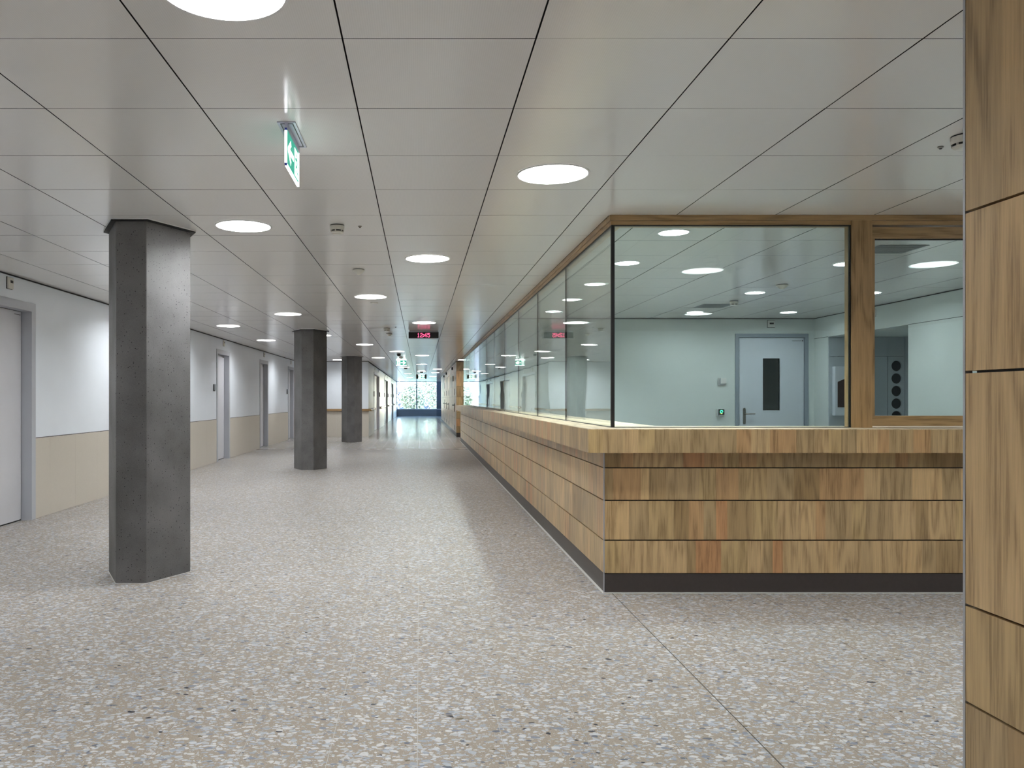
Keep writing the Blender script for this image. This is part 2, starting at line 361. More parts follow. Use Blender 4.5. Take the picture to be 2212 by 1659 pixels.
def floor_area(X0, X1, Y0, Y1, cut=False):
    k0, k1 = math.floor((X0 - XO) / T), math.ceil((X1 - XO) / T)
    j0, j1 = math.floor((Y0 - YO) / T), math.ceil((Y1 - YO) / T)
    for k in range(k0, k1):
        for j in range(j0, j1):
            x0, x1, y0, y1 = max(X0, XO + k * T), min(X1, XO + (k + 1) * T), max(Y0, YO + j * T), min(Y1, YO + (j + 1) * T)
            cells.append((x0, x1, y0, y1))
YS = YO - 4 * T
floor_area(XL - .1, XN, YB, YS); floor_area(XL - .1, HX, YS, CY); floor_area(XL - .1, CX, CY, YC); floor_area(1.54, HX, YB, YS); floor_area(CX, RX, CE, YC)
floor_area(XCL - .12, XCR, YC, YW); floor_area(XCR, 5.0, YBE, YW)
vis = sorted([c for c in cells if in_view((c[0] + c[1]) / 2, (c[2] + c[3]) / 2, 0, 20) and (c[0] < CX or c[3] < CY + .1)
              and not ((c[0] > XN) and (c[0] + c[1]) / 2 * F_PX / max((c[2] + c[3]) / 2, .1) + PX > 2090)], key=lambda c: c[2])[:300]
vset = set(vis)
for c in cells: floor_cell(*c, c in vset)
fr = mobj('floor_tile_field', rest, 'terrazzo', floor); fr.data.materials.append(M['polished']); tag(fr, kind='stuff')
piece('movement_joint', 'dark_joint', floor, 1.3195, 1.3235, YN - .2, CY - .012, -.02, .0006)
bm = bmesh.new(); bx(bm, CX + .1, RX + 1.4, CY + .1, CE - .02, -.0014, -.0002); mobj('room_floor', bm, 'terrazzo', floor)

# ------------------------------------------------------------------ ceiling
bm = bmesh.new(); bx(bm, -6.5, 10.5, YB - .3, YW + .4, CEIL + .028, CEIL + .34)
ceil = struct('ceiling', bm, 'void'); tag(ceil, 'suspended ceiling of square pale grey metal panels', 'ceiling')
PW = .70
crest = bmesh.new()
def ceiling_area(X0, X1, Y0, Y1, XJ, YJ, ymax):
    k0, k1 = math.floor((X0 - XJ) / PW), math.ceil((X1 - XJ) / PW); j0, j1 = math.floor((Y0 - YJ) / PW), math.ceil((Y1 - YJ) / PW)
    for k in range(k0, k1):
        for j in range(j0, j1):
            x0, x1, y0, y1 = max(X0, XJ + k * PW), min(X1, XJ + (k + 1) * PW), max(Y0, YJ + j * PW), min(Y1, YJ + (j + 1) * PW)
            if x1 - x0 < .012 or y1 - y0 < .012: continue
            a = (x0 + .0032, x1 - .0032, y0 + .0018, y1 - .0018, CEIL, CEIL + .018)
            xm, ym = (x0 + x1) / 2, (y0 + y1) / 2
            seen = in_view(xm, ym, CEIL, 150) and ym < ymax and not (xm > XN and PX + F_PX * x0 / max(ym, .1) > 2085)
            t = (random.gauss(0, .0006), random.gauss(0, .0005), 0)
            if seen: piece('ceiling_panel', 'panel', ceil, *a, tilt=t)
            else:
                m4 = Matrix.Translation((xm, ym, CEIL)) @ Matrix.Rotation(t[0], 4, 'X') @ Matrix.Rotation(t[1], 4, 'Y') @ Matrix.Translation((-xm, -ym, -CEIL))
                fs = bx(crest, *a)
                for f in fs[:4]: f.material_index = 1  # upstands black here too, joint shade in the colour
                for v in set(v for f in fs for v in f.verts): v.co = m4 @ v.co
XJ, YJ = -.2805, 2.905
ceiling_area(XL, XN, YB, 1.505, XJ, YJ, 12.8); ceiling_area(XL, HX, 1.505, 5.705, XJ, YJ, 12.8); ceiling_area(XL, GX - .015, 5.705, YC, XJ, YJ, 12.8)
ceiling_area(1.54, HX, YB, 1.505, XJ, YJ, 12.8)
ceiling_area(GX - .015, RX, CE, YC, XJ, YJ, 12.8)
ceiling_area(XCL, XCR, YC, YW, XJ, YJ, 12.8)
ceiling_area(XCR, 5.0, YBE, YW, XJ, YJ, 12.8)
ceiling_area(GX + .07, RX, GY + .09, RY, 2.32, 6.613, 12.4)
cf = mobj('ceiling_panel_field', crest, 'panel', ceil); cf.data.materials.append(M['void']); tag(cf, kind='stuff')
bm = bmesh.new(); bx(bm, GX + .07, RX, RY + .15, CE, CEIL, CEIL + .02); mobj('back_room_ceiling', bm, 'panel', ceil)

# ------------------------------------------------------------------ walls
DOORS = [(7.77, 8.94), (12.33, 13.50), (16.92, 18.09), (21.48, 22.65), (26.08, 27.25)]
DZ = 2.39
def wall_left():
    bm = bmesh.new(); bx(bm, XL - .5, XL - .11, YB - .3, YC + .3, -.02, CEIL + .02)
    edges = [YB - .3] + [v for d in DOORS for v in d] + [YC + .3]
    for a, b in zip(edges[::2], edges[1::2]): bx(bm, XL - .11, XL, a, b, -.02, CEIL + .02)
    for a, b in DOORS: bx(bm, XL - .11, XL, a, b, DZ, CEIL + .02)
    w = struct('wall_left', bm, 'paint'); tag(w, 'long pale grey painted wall with doors and beige wainscot', 'wall')
    for a, b in zip(edges[::2], edges[1::2]):
        b2 = min(b, YC - .008)
        j = math.floor((a - 9.30) / .68)
        while 9.30 + j * .68 < b2:
            y0, y1 = max(a, 9.30 + j * .68), min(b2, 9.30 + (j + 1) * .68)
            if y1 - y0 > .02: piece('wainscot_panel', 'stone', w, XL, XL + .006, y0 + .0008, y1 - .0008, .002, .898)
            j += 1
        piece('shadow_joint', 'gap', w, XL, XL + .003, a, b2, .898, .905)
    return w
wl_ = wall_left()
sbox('trim_1', 'gap', XL, XL + .010, YB, YC - .01, CEIL - .014, CEIL - .001)
# cross wall and corridor left wall: one L-shaped block
cdo = [(31.4, 35.5), (40.5, 44.8), (50.0, 54.0)]
def corridor_left():
    bm = bmesh.new(); bx(bm, XL - .1, XCL - .12, YC, YW, -.02, CEIL + .02)
    edges = [YC] + [v for d in cdo for v in d] + [YW]
    for a, b in zip(edges[::2], edges[1::2]): bx(bm, XCL - .12, XCL, a, b, -.02, CEIL + .02)
    for a, b in cdo: bx(bm, XCL - .12, XCL, a, b, 2.40, CEIL + .02)
    w = struct('wall_corridor_left', bm, 'paint'); w.data.materials.append(M['paint_shaded'])
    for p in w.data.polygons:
        if p.normal.x > .5: p.material_index = 1  # corridor faces darker: the grazing window light is put into the paint
    tag(w, 'pale wall turning into the far corridor, with wainscot and handrail', 'wall')
    x = XL + .008
    while x < XCL - .01:
        x1 = min(x + .68, XCL + .006); piece('wainscot_panel', 'stone', w, x + .0008, x1 - .0008, YC - .006, YC, .002, .898); x += .68
    piece('shadow_joint', 'gap', w, XL + .01, XCL, YC - .003, YC, .898, .905)
    for a, b in zip(edges[::2], edges[1::2]):
        y = a
        while y < b - .02:
            y1 = min(y + .68, b); piece('wainscot_panel', 'stone', w, XCL, XCL + .006, y + .0008, y1 - .0008, .002, .898); y += .68
    return w
corridor_left()
sbox('trim_2', 'gap', XCL, XCL + .012, YC - .012, YW, CEIL - .03, CEIL - .001)
sbox('trim_3', 'gap', XL + .012, XCL, YC - .010, YC, CEIL - .012, CEIL - .001)
sbox('wall_back', 'paint', XL - .1, HX + .3, YB - .3, YB, -.02, CEIL + .02)
sbox('wall_hall_end', 'paint', HX, HX + .3, YB, 6.2, -.02, CEIL + .02)
sbox('wall_passage_end', 'paint', RX, RX + .3, CE + .12, YC + .4, -.02, CEIL + .02)

# near oak wall and far oak block: rows of staves, dark gaps between the rows
ROWZ = [(.0, .137), (.143, .3665), (.3725, .638), (.644, .862), (.868, 1.398), (1.404, 1.766), (1.772, 2.312), (2.318, CEIL - .012)]
def staves(parent, axis, a0, a1, face, z0, z1, single_until=None, th=.018, wmin=.085, wmax=.175, sgn=-1, nm='oak_stave', seed=0):
    """upright staves in one row along axis; face is the visible plane, sgn the way it looks"""
    rng = random.Random(seed * 977 + int(z0 * 1000)); a = a0; rbm = bmesh.new(); tone = []
    while a < a1 - .005:
        b = min(a + rng.uniform(wmin, wmax), a1)
        if a1 - b < .05: b = a1
        f = face + sgn * rng.uniform(0, .00012)
        lo, hi = (f, f - sgn * th) if sgn < 0 else (f - th, f)
        r = (lo, hi, a + .00004, b - .00004, z0, z1) if axis == 'Y' else (a + .00004, b - .00004, lo, hi, z0, z1)
        if single_until is None or a < single_until: piece(nm, 'oak', parent, *r)
        else:
            fs = bx(rbm, *r); t = rng.random(); tone += [t] * len(fs)
        a = b
    if tone:
        o = mobj(nm + '_row', rbm, 'oak_row', parent); tag(o, kind='stuff')
        at = o.data.attributes.new('tone', 'FLOAT', 'FACE'); at.data.foreach_set('value', tone)
    else: rbm.free()
bm = bmesh.new(); bx(bm, XN + .018, 1.54, YB, YN - .02, -.02, CEIL + .02)
wr = struct('wall_right', bm, 'gasket'); tag(wr, 'near oak-clad wall filling the right edge of the photo', 'wall')
for i, (z0, z1) in enumerate(ROWZ):
    if i == 0: piece('plinth', 'plinth', wr, XN + .004, XN + .018, YB, YN - .006, .0, z1)
    else:
        staves(wr, 'Y', 1.40, YN - .008, XN, z0, z1, seed=31, wmin=.09, wmax=.13)
        staves(wr, 'Y', YB, 1.40, XN, z0, z1, single_until=-99, seed=32)
        staves(wr, 'X', XN + .02, 1.54, YN, z0, z1, single_until=-99, sgn=1, seed=33)
piece('edge_profile', 'alu', wr, XN - .001, XN + .016, YN - .008, YN - .0005, .0, CEIL)

bm = bmesh.new(); bx(bm, XCR + .018, RX, YC + .018, YBE, -.02, CEIL + .02)
wcr = struct('wall_corridor_right', bm, 'gasket'); tag(wcr, 'oak-clad block with flush doors along the right of the far corridor', 'wall')
for i, (z0, z1) in enumerate(ROWZ):
    if i == 0:
        piece('plinth', 'plinth', wcr, XCR + .03, RX, YC + .006, YC + .018, 0, z1); piece('plinth', 'plinth', wcr, XCR + .006, XCR + .018, YC + .01, YBE, 0, z1)
    else:
        staves(wcr, 'X', XCR, XCR + .62, YC, z0, z1, wmin=.12, wmax=.22, seed=41)
        staves(wcr, 'X', XCR + .62, RX, YC, z0, z1, single_until=-99, seed=42)
        staves(wcr, 'Y', YC + .019, YBE, XCR, z0, z1, single_until=-99, wmin=.15, wmax=.3, seed=43)
sbox('trim_4', 'gasket', XCR - .004, XCR + .02, YC + .02, YBE, CEIL - .012, CEIL - .0005)
# flush oak doors in the block: joints, plates, levers
for i, (ya, yb, lab) in enumerate(((29.2, 31.6, 'first'), (35.0, 37.2, 'second'), (38.0, 39.3, 'third'), (41.0, 43.2, 'fourth'))):
    d = empty('door_%d' % (20 + i), (XCR, ya, 0), 'flush oak door with dark lever, %s along the right corridor wall' % lab, 'door', kind='structure')
    piece('joint', 'gasket', d, XCR - .0025, XCR, ya, ya + .012, .14, 2.31); piece('joint', 'gasket', d, XCR - .0025, XCR, yb - .012, yb, .14, 2.31)
    ym = ya + .25
    piece('handle_plate', 'black', d, XCR - .014, XCR, ym - .06, ym + .06, .86, 1.30 if i in (3,) else 1.16)
    bm = bmesh.new(); tube(bm, (XCR, ym, 1.10), (XCR - .07, ym, 1.10), .014); tube(bm, (XCR - .065, ym - .01, 1.10), (XCR - .065, ym + .55, 1.10), .016)
    mobj('lever', bm, 'black', d)
    piece('sign_plate', 'black', d, XCR - .010, XCR, ym - .09, ym + .09, 1.47, 1.70)
    piece('vent_slot', 'black', d, XCR - .006, XCR, ym - .09, ym + .09, .20, .36)
    if i == 3: piece('sign_plate', 'black', d, XCR - .010, XCR, ym - .09, ym + .09, 1.84, 2.14)
for i, (y, z, k) in enumerate(((31.1, 2.50, 'nearest'), (38.1, 2.53, 'middle'), (41.9, 2.50, 'farthest'))):
    bm = bmesh.new(); bx(bm, XCR - .05, XCR, y - .11, y + .11, z - .07, z + .07); bmesh.ops.bevel(bm, geom=bm.edges[:], offset=.02, segments=2, affect='EDGES')
    tag(mobj('wall_sensor', bm, 'black', origin=(XCR, y, z)), 'small black sensor high on the oak corridor wall, %s of three' % k, 'sensor', 'black sensors on oak wall')
bm = bmesh.new(); bx(bm, XCR - .02, XCR, 30.4, 30.9, 2.0, 2.2); tag(mobj('wall_plate', bm, 'vent', origin=(XCR, 30.6, 2.1)), 'square brown-grey plate high on the oak corridor wall', 'plate')

# corridor doors on the left, white lit frames
for i, (a, b) in enumerate(cdo):
    d = empty('door_%d' % (10 + i), (XCL, a, 0), 'recessed grey double door in far corridor left wall, %s from the window' % ('third', 'second', 'first')[i], 'door', kind='structure')
    bm = bmesh.new(); bx(bm, XCL - .11, XCL + .012, a, b, 2.30, 2.40); bx(bm, XCL - .11, XCL + .012, a, a + .09, 0, 2.30); bx(bm, XCL - .11, XCL + .012, b - .09, b, 0, 2.30)
    mobj('frame', bm, 'frame', d)
    m_ = (a + b) / 2
    for k, (u, v) in enumerate(((a + .09, m_ - .01), (m_ + .01, b - .09))):
        lf = piece('leaf', 'door', d, XCL - .119, XCL - .09, u, v, .006, 2.30)
    for k, y in enumerate((a + .6, b - .9)):
        t = empty('thermostat', (XCL, y, 2.5), 'tiny white wall device above the %s corridor double door, %s one' % (('nearest', 'middle', 'farthest')[i], ('nearer', 'farther')[k]), 'thermostat', 'wall devices over the doors')
        box('case', 'white', t, XCL, XCL + .02, y - .05, y + .05, 2.46, 2.58); box('display', 'black', t, XCL + .02, XCL + .022, y - .02, y + .02, 2.52, 2.55)
    for k, y in enumerate((a - .12, b + .3)):
        t = empty('card_reader', (XCL, y, 1.5), 'dark card reader on the wall %s the %s corridor double door' % (('before', 'past')[k], ('nearest', 'middle', 'farthest')[i]), 'card reader', 'card readers by the doors')
        box('case', 'dark_sensor', t, XCL, XCL + .03, y - .05, y + .05, 1.42, 1.62); box('cover', 'white', t, XCL + .03, XCL + .034, y - .04, y + .04, 1.44, 1.58)

# handrails
def rail(pts, label, mat):
    r = empty('handrail', (*pts[0], .9), label, 'handrail', 'oak handrails')
    bm = bmesh.new()
    (x0, y0), (x1, y1) = pts
    bx(bm, min(x0, x1) - (.022 if x0 == x1 else 0), max(x0, x1) + (.022 if x0 == x1 else 0), min(y0, y1) - (.022 if y0 == y1 else 0), max(y0, y1) + (.022 if y0 == y1 else 0), .905, .985)
    bmesh.ops.bevel(bm, geom=bm.edges[:], offset=.012, segments=2, affect='EDGES')
    mobj('rail', bm, mat, r)
    n = max(2, int(math.dist(pts[0], pts[1]) / 1.2))
    for i in range(n):
        t = (i + .5) / n; x = x0 + (x1 - x0) * t; y = y0 + (y1 - y0) * t
        if x0 == x1: box('bracket', 'steel', r, XCL + .006, x, y - .01, y + .01, .89, .91)
        else: box('bracket', 'steel', r, x - .01, x + .01, y, YC - .006, .89, .91)
M['oak_rail_y'] = oak('oak_rail_y', 'Y', base=(.40, .26, .13), tone=.3, rough=.25)
rail([(XL + .05, YC - .065), (XCL + .055, YC - .065)], 'oak handrail along the cross wall behind the columns', 'oak_rail')
for (a, b, t) in ((YC - .03, 31.3, 'before the nearest'), (35.6, 40.4, 'between the nearest and middle'), (44.9, 49.9, 'between the middle and farthest'), (54.1, YW - .2, 'past the farthest')):
    rail([(XCL + .065, a), (XCL + .065, b)], 'oak handrail in the far corridor %s double door%s' % (t, 's' if 'between' in t else ''), 'oak_rail_y')

# ------------------------------------------------------------------ far window, outside
win = empty('window_1', (0, YW, 0), 'large far corridor window with grey mullion showing trees', 'window', kind='structure')
for n, b in (('mullion', (-.29, -.21, YW, YW + .1, .52, CEIL)), ('jamb', (XCL, XCL + .05, YW, YW + .1, .52, CEIL)), ('jamb', (1.27, 1.62, YW - .02, YW + .1, 0, CEIL)),
             ('jamb', (3.2, 3.3, YW, YW + .1, .52, CEIL)), ('head', (XCL, 5.0, YW, YW + .1, CEIL - .03, CEIL + .05))):
    box(n, 'mullion', win, *b)
for a, b in ((XCL + .05, -.29), (-.21, 1.27), (1.62, 3.2), (3.3, 5.0)): box('pane', 'pane', win, a, b, YW + .04, YW + .056, .56, CEIL - .03)
box('sill', 'sill', win, XCL, 5.0, YW - .12, YW + .1, .50, .56)
sbox('wall_window', 'parapet', XCL - .5, 5.2, YW, YW + .25, -.02, .50)
sbox('wall_corridor_end', 'paint', 5.0, 5.3, YBE - .3, YW + .2, -.02, CEIL + .02)
sbox('wall_block_end', 'paint', 2.0, 5.3, YBE, YBE + .02, -.02, CEIL + .02)

bm = bmesh.new(); bx(bm, -60, 60, YW + .5, 160, -.4, -.3)
tag(struct('ground', bm, 'grass'), 'grassy ground outside the far window', 'grass')
def tree(name, label, x, y, h, r, leafm, n, kind, seed):
    rng = random.Random(seed); t = empty(name, (x, y, -.3), label, 'tree', 'trees beyond the window')
    bm = bmesh.new(); tube(bm, (x, y, -.35), (x, y, h * .8), .10 + h * .008, 8)
    for i in range(46 if kind == 'bare' else 16):
        z = h * rng.uniform(.12, .8); a = rng.uniform(0, 6.28); l = r * rng.uniform(.5, 1.0) * (1 - .5 * z / h)
        e = Vector((x + l * math.cos(a), y + l * math.sin(a), z + l * rng.uniform(.3, 1.0))); tube(bm, (x, y, z), e, .035, 5)
        for k in range(5 if kind == 'bare' else 0):
            s = Vector((x, y, z)).lerp(e, rng.uniform(.3, 1)); q = s + Vector((rng.uniform(-1, 1), rng.uniform(-1, 1), rng.uniform(.1, 1.2))) * l * .5; tube(bm, s, q, .016, 4)
    mobj('trunk', bm, 'bare' if kind == 'bare' else 'bark', t)
    V, Fc = [], []
    for i in range(n * 3):
        if kind == 'conifer':
            z = h * (rng.random() ** 1.3); rr = r * (1 - z / h) * math.sqrt(rng.random()) + .1; a = rng.uniform(0, 6.28); c = (x + rr * math.cos(a), y + rr * math.sin(a), z)
        else:
            d = Vector((rng.gauss(0, 1), rng.gauss(0, 1), rng.gauss(0, 1))).normalized() * (rng.random() ** .4); c = (x + d.x * r, y + d.y * r, h * .52 + d.z * h * .5)
        c = Vector(c) - Vector((x, y, -.3)); q = rng.uniform(.05, .12); u = Vector((rng.gauss(0, 1), rng.gauss(0, 1), rng.gauss(0, 1))).normalized(); w = u.orthogonal().normalized()
        k = len(V); V += [c + u * q, c + w * q * .6, c - u * q, c - w * q * .6]; Fc.append((k, k + 1, k + 2, k + 3))
    me = bpy.data.meshes.new('foliage'); me.from_pydata(V, [], Fc); me.materials.append(M[leafm])
    fo = bpy.data.objects.new('foliage', me); COL.objects.link(fo); fo.parent = t; tag(fo, kind='stuff')
tree('bare_tree', 'pale bare spring tree at the left of the far window', -2.3, 71.5, 9, 2.0, 'leaf3', 700, 'bare', 1)
tree('leafy_tree', 'yellow-green shrubby tree low in the left window pane', -.55, 66.8, 2.8, 1.1, 'leaf', 1700, 'round', 2)
tree('conifer', 'dark blue-green conifer behind the window mullion', -.1, 78.5, 10, 3.0, 'leaf2', 5000, 'conifer', 3)
tree('leafy_tree', 'bright green leafy tree in the right window pane', 1.7, 69.5, 5.0, 1.6, 'leaf', 2200, 'round', 4)
tree('leafy_tree', 'distant yellow tree behind the bare spring tree', -3.6, 84, 7, 3.4, 'leaf3', 2500, 'round', 5)
tree('conifer', 'distant dark conifer at the right of the far window', 5.2, 86, 12, 3.0, 'leaf2', 4500, 'conifer', 6)

# ------------------------------------------------------------------ left wall doors
HEAD = ('nearest grey door, cut off at the left edge of the photo', 'grey door in the left wall hidden behind the nearest column', 'second visible grey door in the left wall, right of the nearest column',
        'third visible grey door in the left wall, with a short handle', 'farthest grey door in the left wall, half hidden by the second column')
for i, (a, b) in enumerate(DOORS):
    d = empty('door_%d' % (i + 1), (XL, a, 0), HEAD[i], 'door', kind='structure')
    bm = bmesh.new(); w = .092
    for (y0, y1, z0, z1) in ((a, a + w, 0, DZ), (b - w, b, 0, DZ), (a + w, b - w, DZ - w, DZ)):
        bx(bm, XL - .105, XL + .014, y0, y1, z0, z1)
    mobj('frame', bm, 'frame', d)
    lf = piece('leaf', 'door', d, XL - .106, XL - .100, a + w + .006, b - w - .012, .014, DZ - w - .006)
    bm = bmesh.new(); bx(bm, XL - .109, XL - .106, a + w, b - w, 0, DZ - w); mobj('gap_shadow', bm, 'gasket', d)
    ym = a + w + .10; s = 1
    bm = bmesh.new(); tube(bm, (XL - .1, ym, 1.11), (XL - .045, ym, 1.11), .010); tube(bm, (XL - .05, ym - .008, 1.11), (XL - .05, ym + .12, 1.11), .010)
    h = mobj('handle', bm, 'steel', d, smooth=True); bm = bmesh.new(); tube(bm, (XL - .1, ym, 1.11), (XL - .092, ym, 1.11), .026, 20); mobj('rose', bm, 'steel', d)
    bm = bmesh.new()
    for k in range(9): bx(bm, XL - .100, XL - .0995, b - w - .16 + k * .012, b - w - .152 + k * .012, DZ - w - .044, DZ - w - .036)
    mobj('maker_label', bm, 'gap', d); piece('label_dot', 'black', d, XL - .100, XL - .0992, b - w - .045, b - w - .03, DZ - w - .048, DZ - w - .033)
TL = ('above the nearest grey door', 'above the door hidden by the nearest column', 'above the second visible door of the left wall', 'above the third visible door of the left wall', 'above the door beside the second column')
for i, (a, b) in enumerate(DOORS):
    y = (a + b) / 2 + .03
    t = empty('thermostat', (XL, y, 2.48), 'white wall device with black display ' + TL[i], 'thermostat', 'wall devices over the doors')
    box('shadow_outline', 'gap', t, XL, XL + .008, y - .058, y + .056, 2.482, 2.607); box('case', 'sensor', t, XL, XL + .022, y - .055, y + .055, 2.485, 2.605, bev=.006); box('display', 'black', t, XL + .022, XL + .0235, y - .012, y + .042, 2.548, 2.575)  # dark plate added as a shadow line round the case
for y, lab in ((16.72, 'grey card reader beside the second visible door of the left wall'), (25.9, 'grey card reader beside the door next to the second column')):
    t = empty('card_reader', (XL, y, 1.55), lab, 'card reader', 'card readers by the doors')
    box('base', 'dark_sensor', t, XL, XL + .02, y - .05, y + .05, 1.49, 1.64, bev=.004); box('cover', 'cabinet', t, XL + .02, XL + .045, y - .045, y + .05, 1.515, 1.64, bev=.004)

# ------------------------------------------------------------------ columns
CLAB = ('big dark concrete hexagonal column nearest the camera', 'dark concrete hexagonal column in the middle of the row', 'dark concrete hexagonal column farthest back, by the cross wall')
for i, yf in enumerate((5.824, 15.02, 24.45)):
    xc = -2.095 - .007 * i; yc = yf + .40
    hexa = lambda o: [(xc - .111 - o * .6, yc - .40 - o), (xc + .111 + o * .6, yc - .40 - o), (xc + .316 + o * 1.2, yc), (xc + .111 + o * .6, yc + .40 + o), (xc - .111 - o * .6, yc + .40 + o), (xc - .316 - o * 1.2, yc)]
    c = empty('concrete_column', (xc, yc, 0), CLAB[i], 'column', 'concrete columns')
    bm = bmesh.new(); prism(bm, hexa(0), 0, CEIL)
    bmesh.ops.bevel(bm, geom=[e for e in bm.edges if abs(e.verts[0].co.z - e.verts[1].co.z) > 1], offset=.004, segments=1, affect='EDGES')
    mobj('shaft', bm, 'concrete', c)
    bm = bmesh.new(); prism(bm, hexa(.034), CEIL - .017, CEIL - .009); mobj('collar', bm, 'collar', c)
    bm = bmesh.new(); prism(bm, hexa(.036), CEIL - .009, CEIL - .001); mobj('collar_rim', bm, 'rim', c)
    bm = bmesh.new(); prism(bm, hexa(.006), .0, .0015); mobj('base_seal', bm, 'seal', c)

# ------------------------------------------------------------------ reception counter
RC = RX - .012                                # the counter stops just short of the room's side wall
ct = empty('reception_counter', (CX, CY, 0), 'long oak reception counter front with dark plinth under the glazing', 'counter')
bm = bmesh.new(); bx(bm, CX + .018, CX + .35, CY + .018, CE - .018, 0, ZS); bx(bm, CX + .35, RC, CY + .018, CY + .30, 0, ZS); mobj('carcass', bm, 'gasket', ct)  # core coloured black to give the joints between rows their shadow
CR = [(.1375, .3595), (.3675, .634), (.642, .859), (.867, ZS)]
for i, (z0, z1) in enumerate(CR):
    staves(ct, 'X', CX + .007, 4.15, CY, z0, z1, seed=51, wmin=.055, wmax=.21); staves(ct, 'X', 4.15, RC, CY, z0, z1, single_until=-99, seed=52)
    staves(ct, 'Y', CY + .007, CE, CX, z0, z1, single_until=8.6, seed=53, wmin=.055, wmax=.21)
    staves(ct, 'X', CX + .02, CX + .35, CE, z0, z1, sgn=1, single_until=-99, seed=54)
piece('plinth', 'plinth', ct, CX + .012, RC, CY + .006, CY + .018, .003, .1315); piece('plinth', 'plinth', ct, CX + .006, CX + .018, CY + .012, 9.2, .003, .1315); piece('plinth', 'plinth', ct, CX + .006, CX + .018, 9.204, CE, .003, .1315)
bm = bmesh.new(); bx(bm, CX - .001, CX + .0065, CY - .001, CY + .0065, 0, ZS); mobj('corner_profile', bm, 'alu', ct)
bm = bmesh.new(); bx(bm, CX - .012, RC, CY - .012, CY + .006, 0, .003); bx(bm, CX - .012, CX + .006, CY + .006, CE, 0, .003); mobj('floor_seal', bm, 'seal', ct)

tp = empty('countertop', (CX - OV, CY - OV, ZS), 'thick oak countertop overhanging the reception counter, with striped stave edge', 'countertop')
bm = bmesh.new(); ex, ey = CX - OV, CY - OV
bx(bm, ex + .018, CX + .50, ey + .018, CE + .10 - .018, ZS + .002, ZT - .003); bx(bm, CX + .50, RC, ey + .018, CY + .50, ZS + .002, ZT - .003); mobj('slab', bm, 'oak_top_lit', tp)
bm = bmesh.new(); bx(bm, ex + .004, CX + .50, ey + .004, CE + .096, ZT - .003, ZT); bx(bm, CX + .50, RC, ey + .004, CY + .50, ZT - .003, ZT); mobj('top_veneer', bm, 'oak_top_lit', tp)
staves(tp, 'X', ex, 4.0, ey, ZS, ZT - .0032, seed=61, nm='edge_stave', wmin=.055, wmax=.19); staves(tp, 'X', 4.0, RC, ey, ZS, ZT - .0032, seed=62, nm='edge_stave', single_until=-99)
staves(tp, 'Y', ey + .0185, CE + .10, ex, ZS, ZT - .0032, seed=63, nm='edge_stave', single_until=8.6, wmin=.055, wmax=.19)

# ------------------------------------------------------------------ glazed partition above the counter
gp = empty('glass_partition', (GX, GY, ZT), 'oak-framed glass screen standing on the reception counter', 'partition')
GT, GB = 2.572, ZT
def beam(bm, axis):
    if axis == 'X':
        bx(bm, GX - .015, RX, GY - .012, GY + .10, 2.603, CEIL - .0005); bx(bm, GX - .006, RX, GY - .003, GY + .095, GT, 2.602)
    else:
        bx(bm, GX - .015, GX + .085, GY + .10, CE, 2.603, CEIL - .0005); bx(bm, GX - .006, GX + .08, GY + .095, CE - .003, GT, 2.602)
bm = bmesh.new(); beam(bm, 'X'); mobj('header_beam', bm, 'oak_x', gp)
bm = bmesh.new(); beam(bm, 'Y'); mobj('header_beam', bm, 'oak_y', gp)
bm = bmesh.new(); bx(bm, GX - .002, 3.07, GY - .001, GY + .022, GT - .006, GT); bx(bm, GX - .002, GX + .022, GY + .022, CE - .01, GT - .006, GT)
bx(bm, GX - .002, 3.07, GY - .001, GY + .022, GB, GB + .004); bx(bm, GX - .002, GX + .022, GY + .022, CE - .01, GB, GB + .004); mobj('gasket', bm, 'gasket', gp)
bm = bmesh.new(); bx(bm, GX - .003, GX + .021, GY - .002, GY + .02, GB, GT); mobj('corner_profile', bm, 'gasket', gp)
box('glass_pane', 'glass', gp, GX + .021, 3.050, GY + .004, GY + .018, GB + .004, GT - .006)
y = GY + .022; k = 0
while y < CE - .05:
    y1 = min(GY + .022 + 1.812 * (k + 1), CE - .012)
    box('glass_pane', 'side_glass', gp, GX + .003, GX + .017, y + .0015, y1 - .0015, GB + .004, GT - .006)
    if y1 < CE - .05: piece('pane_joint', 'gasket', gp, GX + .002, GX + .018, y1 - .0015, y1 + .0015, GB + .004, GT - .006)
    y = y1; k += 1
bm = bmesh.new(); bx(bm, 3.050, 3.058, GY + .001, GY + .02, GB, GT); mobj('post_gasket', bm, 'gasket', gp)
bm = bmesh.new(); bx(bm, 3.058, 3.205, GY - .010, GY + .085, GB, 2.603); mobj('post', bm, 'oak_post', gp)
bm = bmesh.new(); bx(bm, 5.35, 5.49, GY - .010, GY + .10, GB, 2.603); mobj('post', bm, 'oak_post', gp)
sash = box('sash_rail', 'oak_x', gp, 3.205, 5.35, GY + .006, GY + .08, 1.146, 1.2175, bev=.002)
box('sash_rail', 'oak_x', gp, 3.205, 5.35, GY + .010, GY + .08, 2.478, 2.560, bev=.002)
box('sash_stile', 'oak_post', gp, 3.207, 3.232, GY + .008, GY + .08, 1.2175, 2.478); box('sash_stile', 'oak_post', gp, 5.32, 5.348, GY + .008, GY + .08, 1.2175, 2.478)
box('glass_pane', 'glass', gp, 3.232, 5.32, GY + .032, GY + .046, 1.2175, 2.478)
bm = bmesh.new(); bx(bm, 3.232, 5.32, GY + .026, GY + .05, 2.472, 2.478); mobj('gasket', bm, 'gasket', gp)
box('glass_pane', 'glass', gp, 5.49, RX, GY + .004, GY + .018, GB + .004, GT)

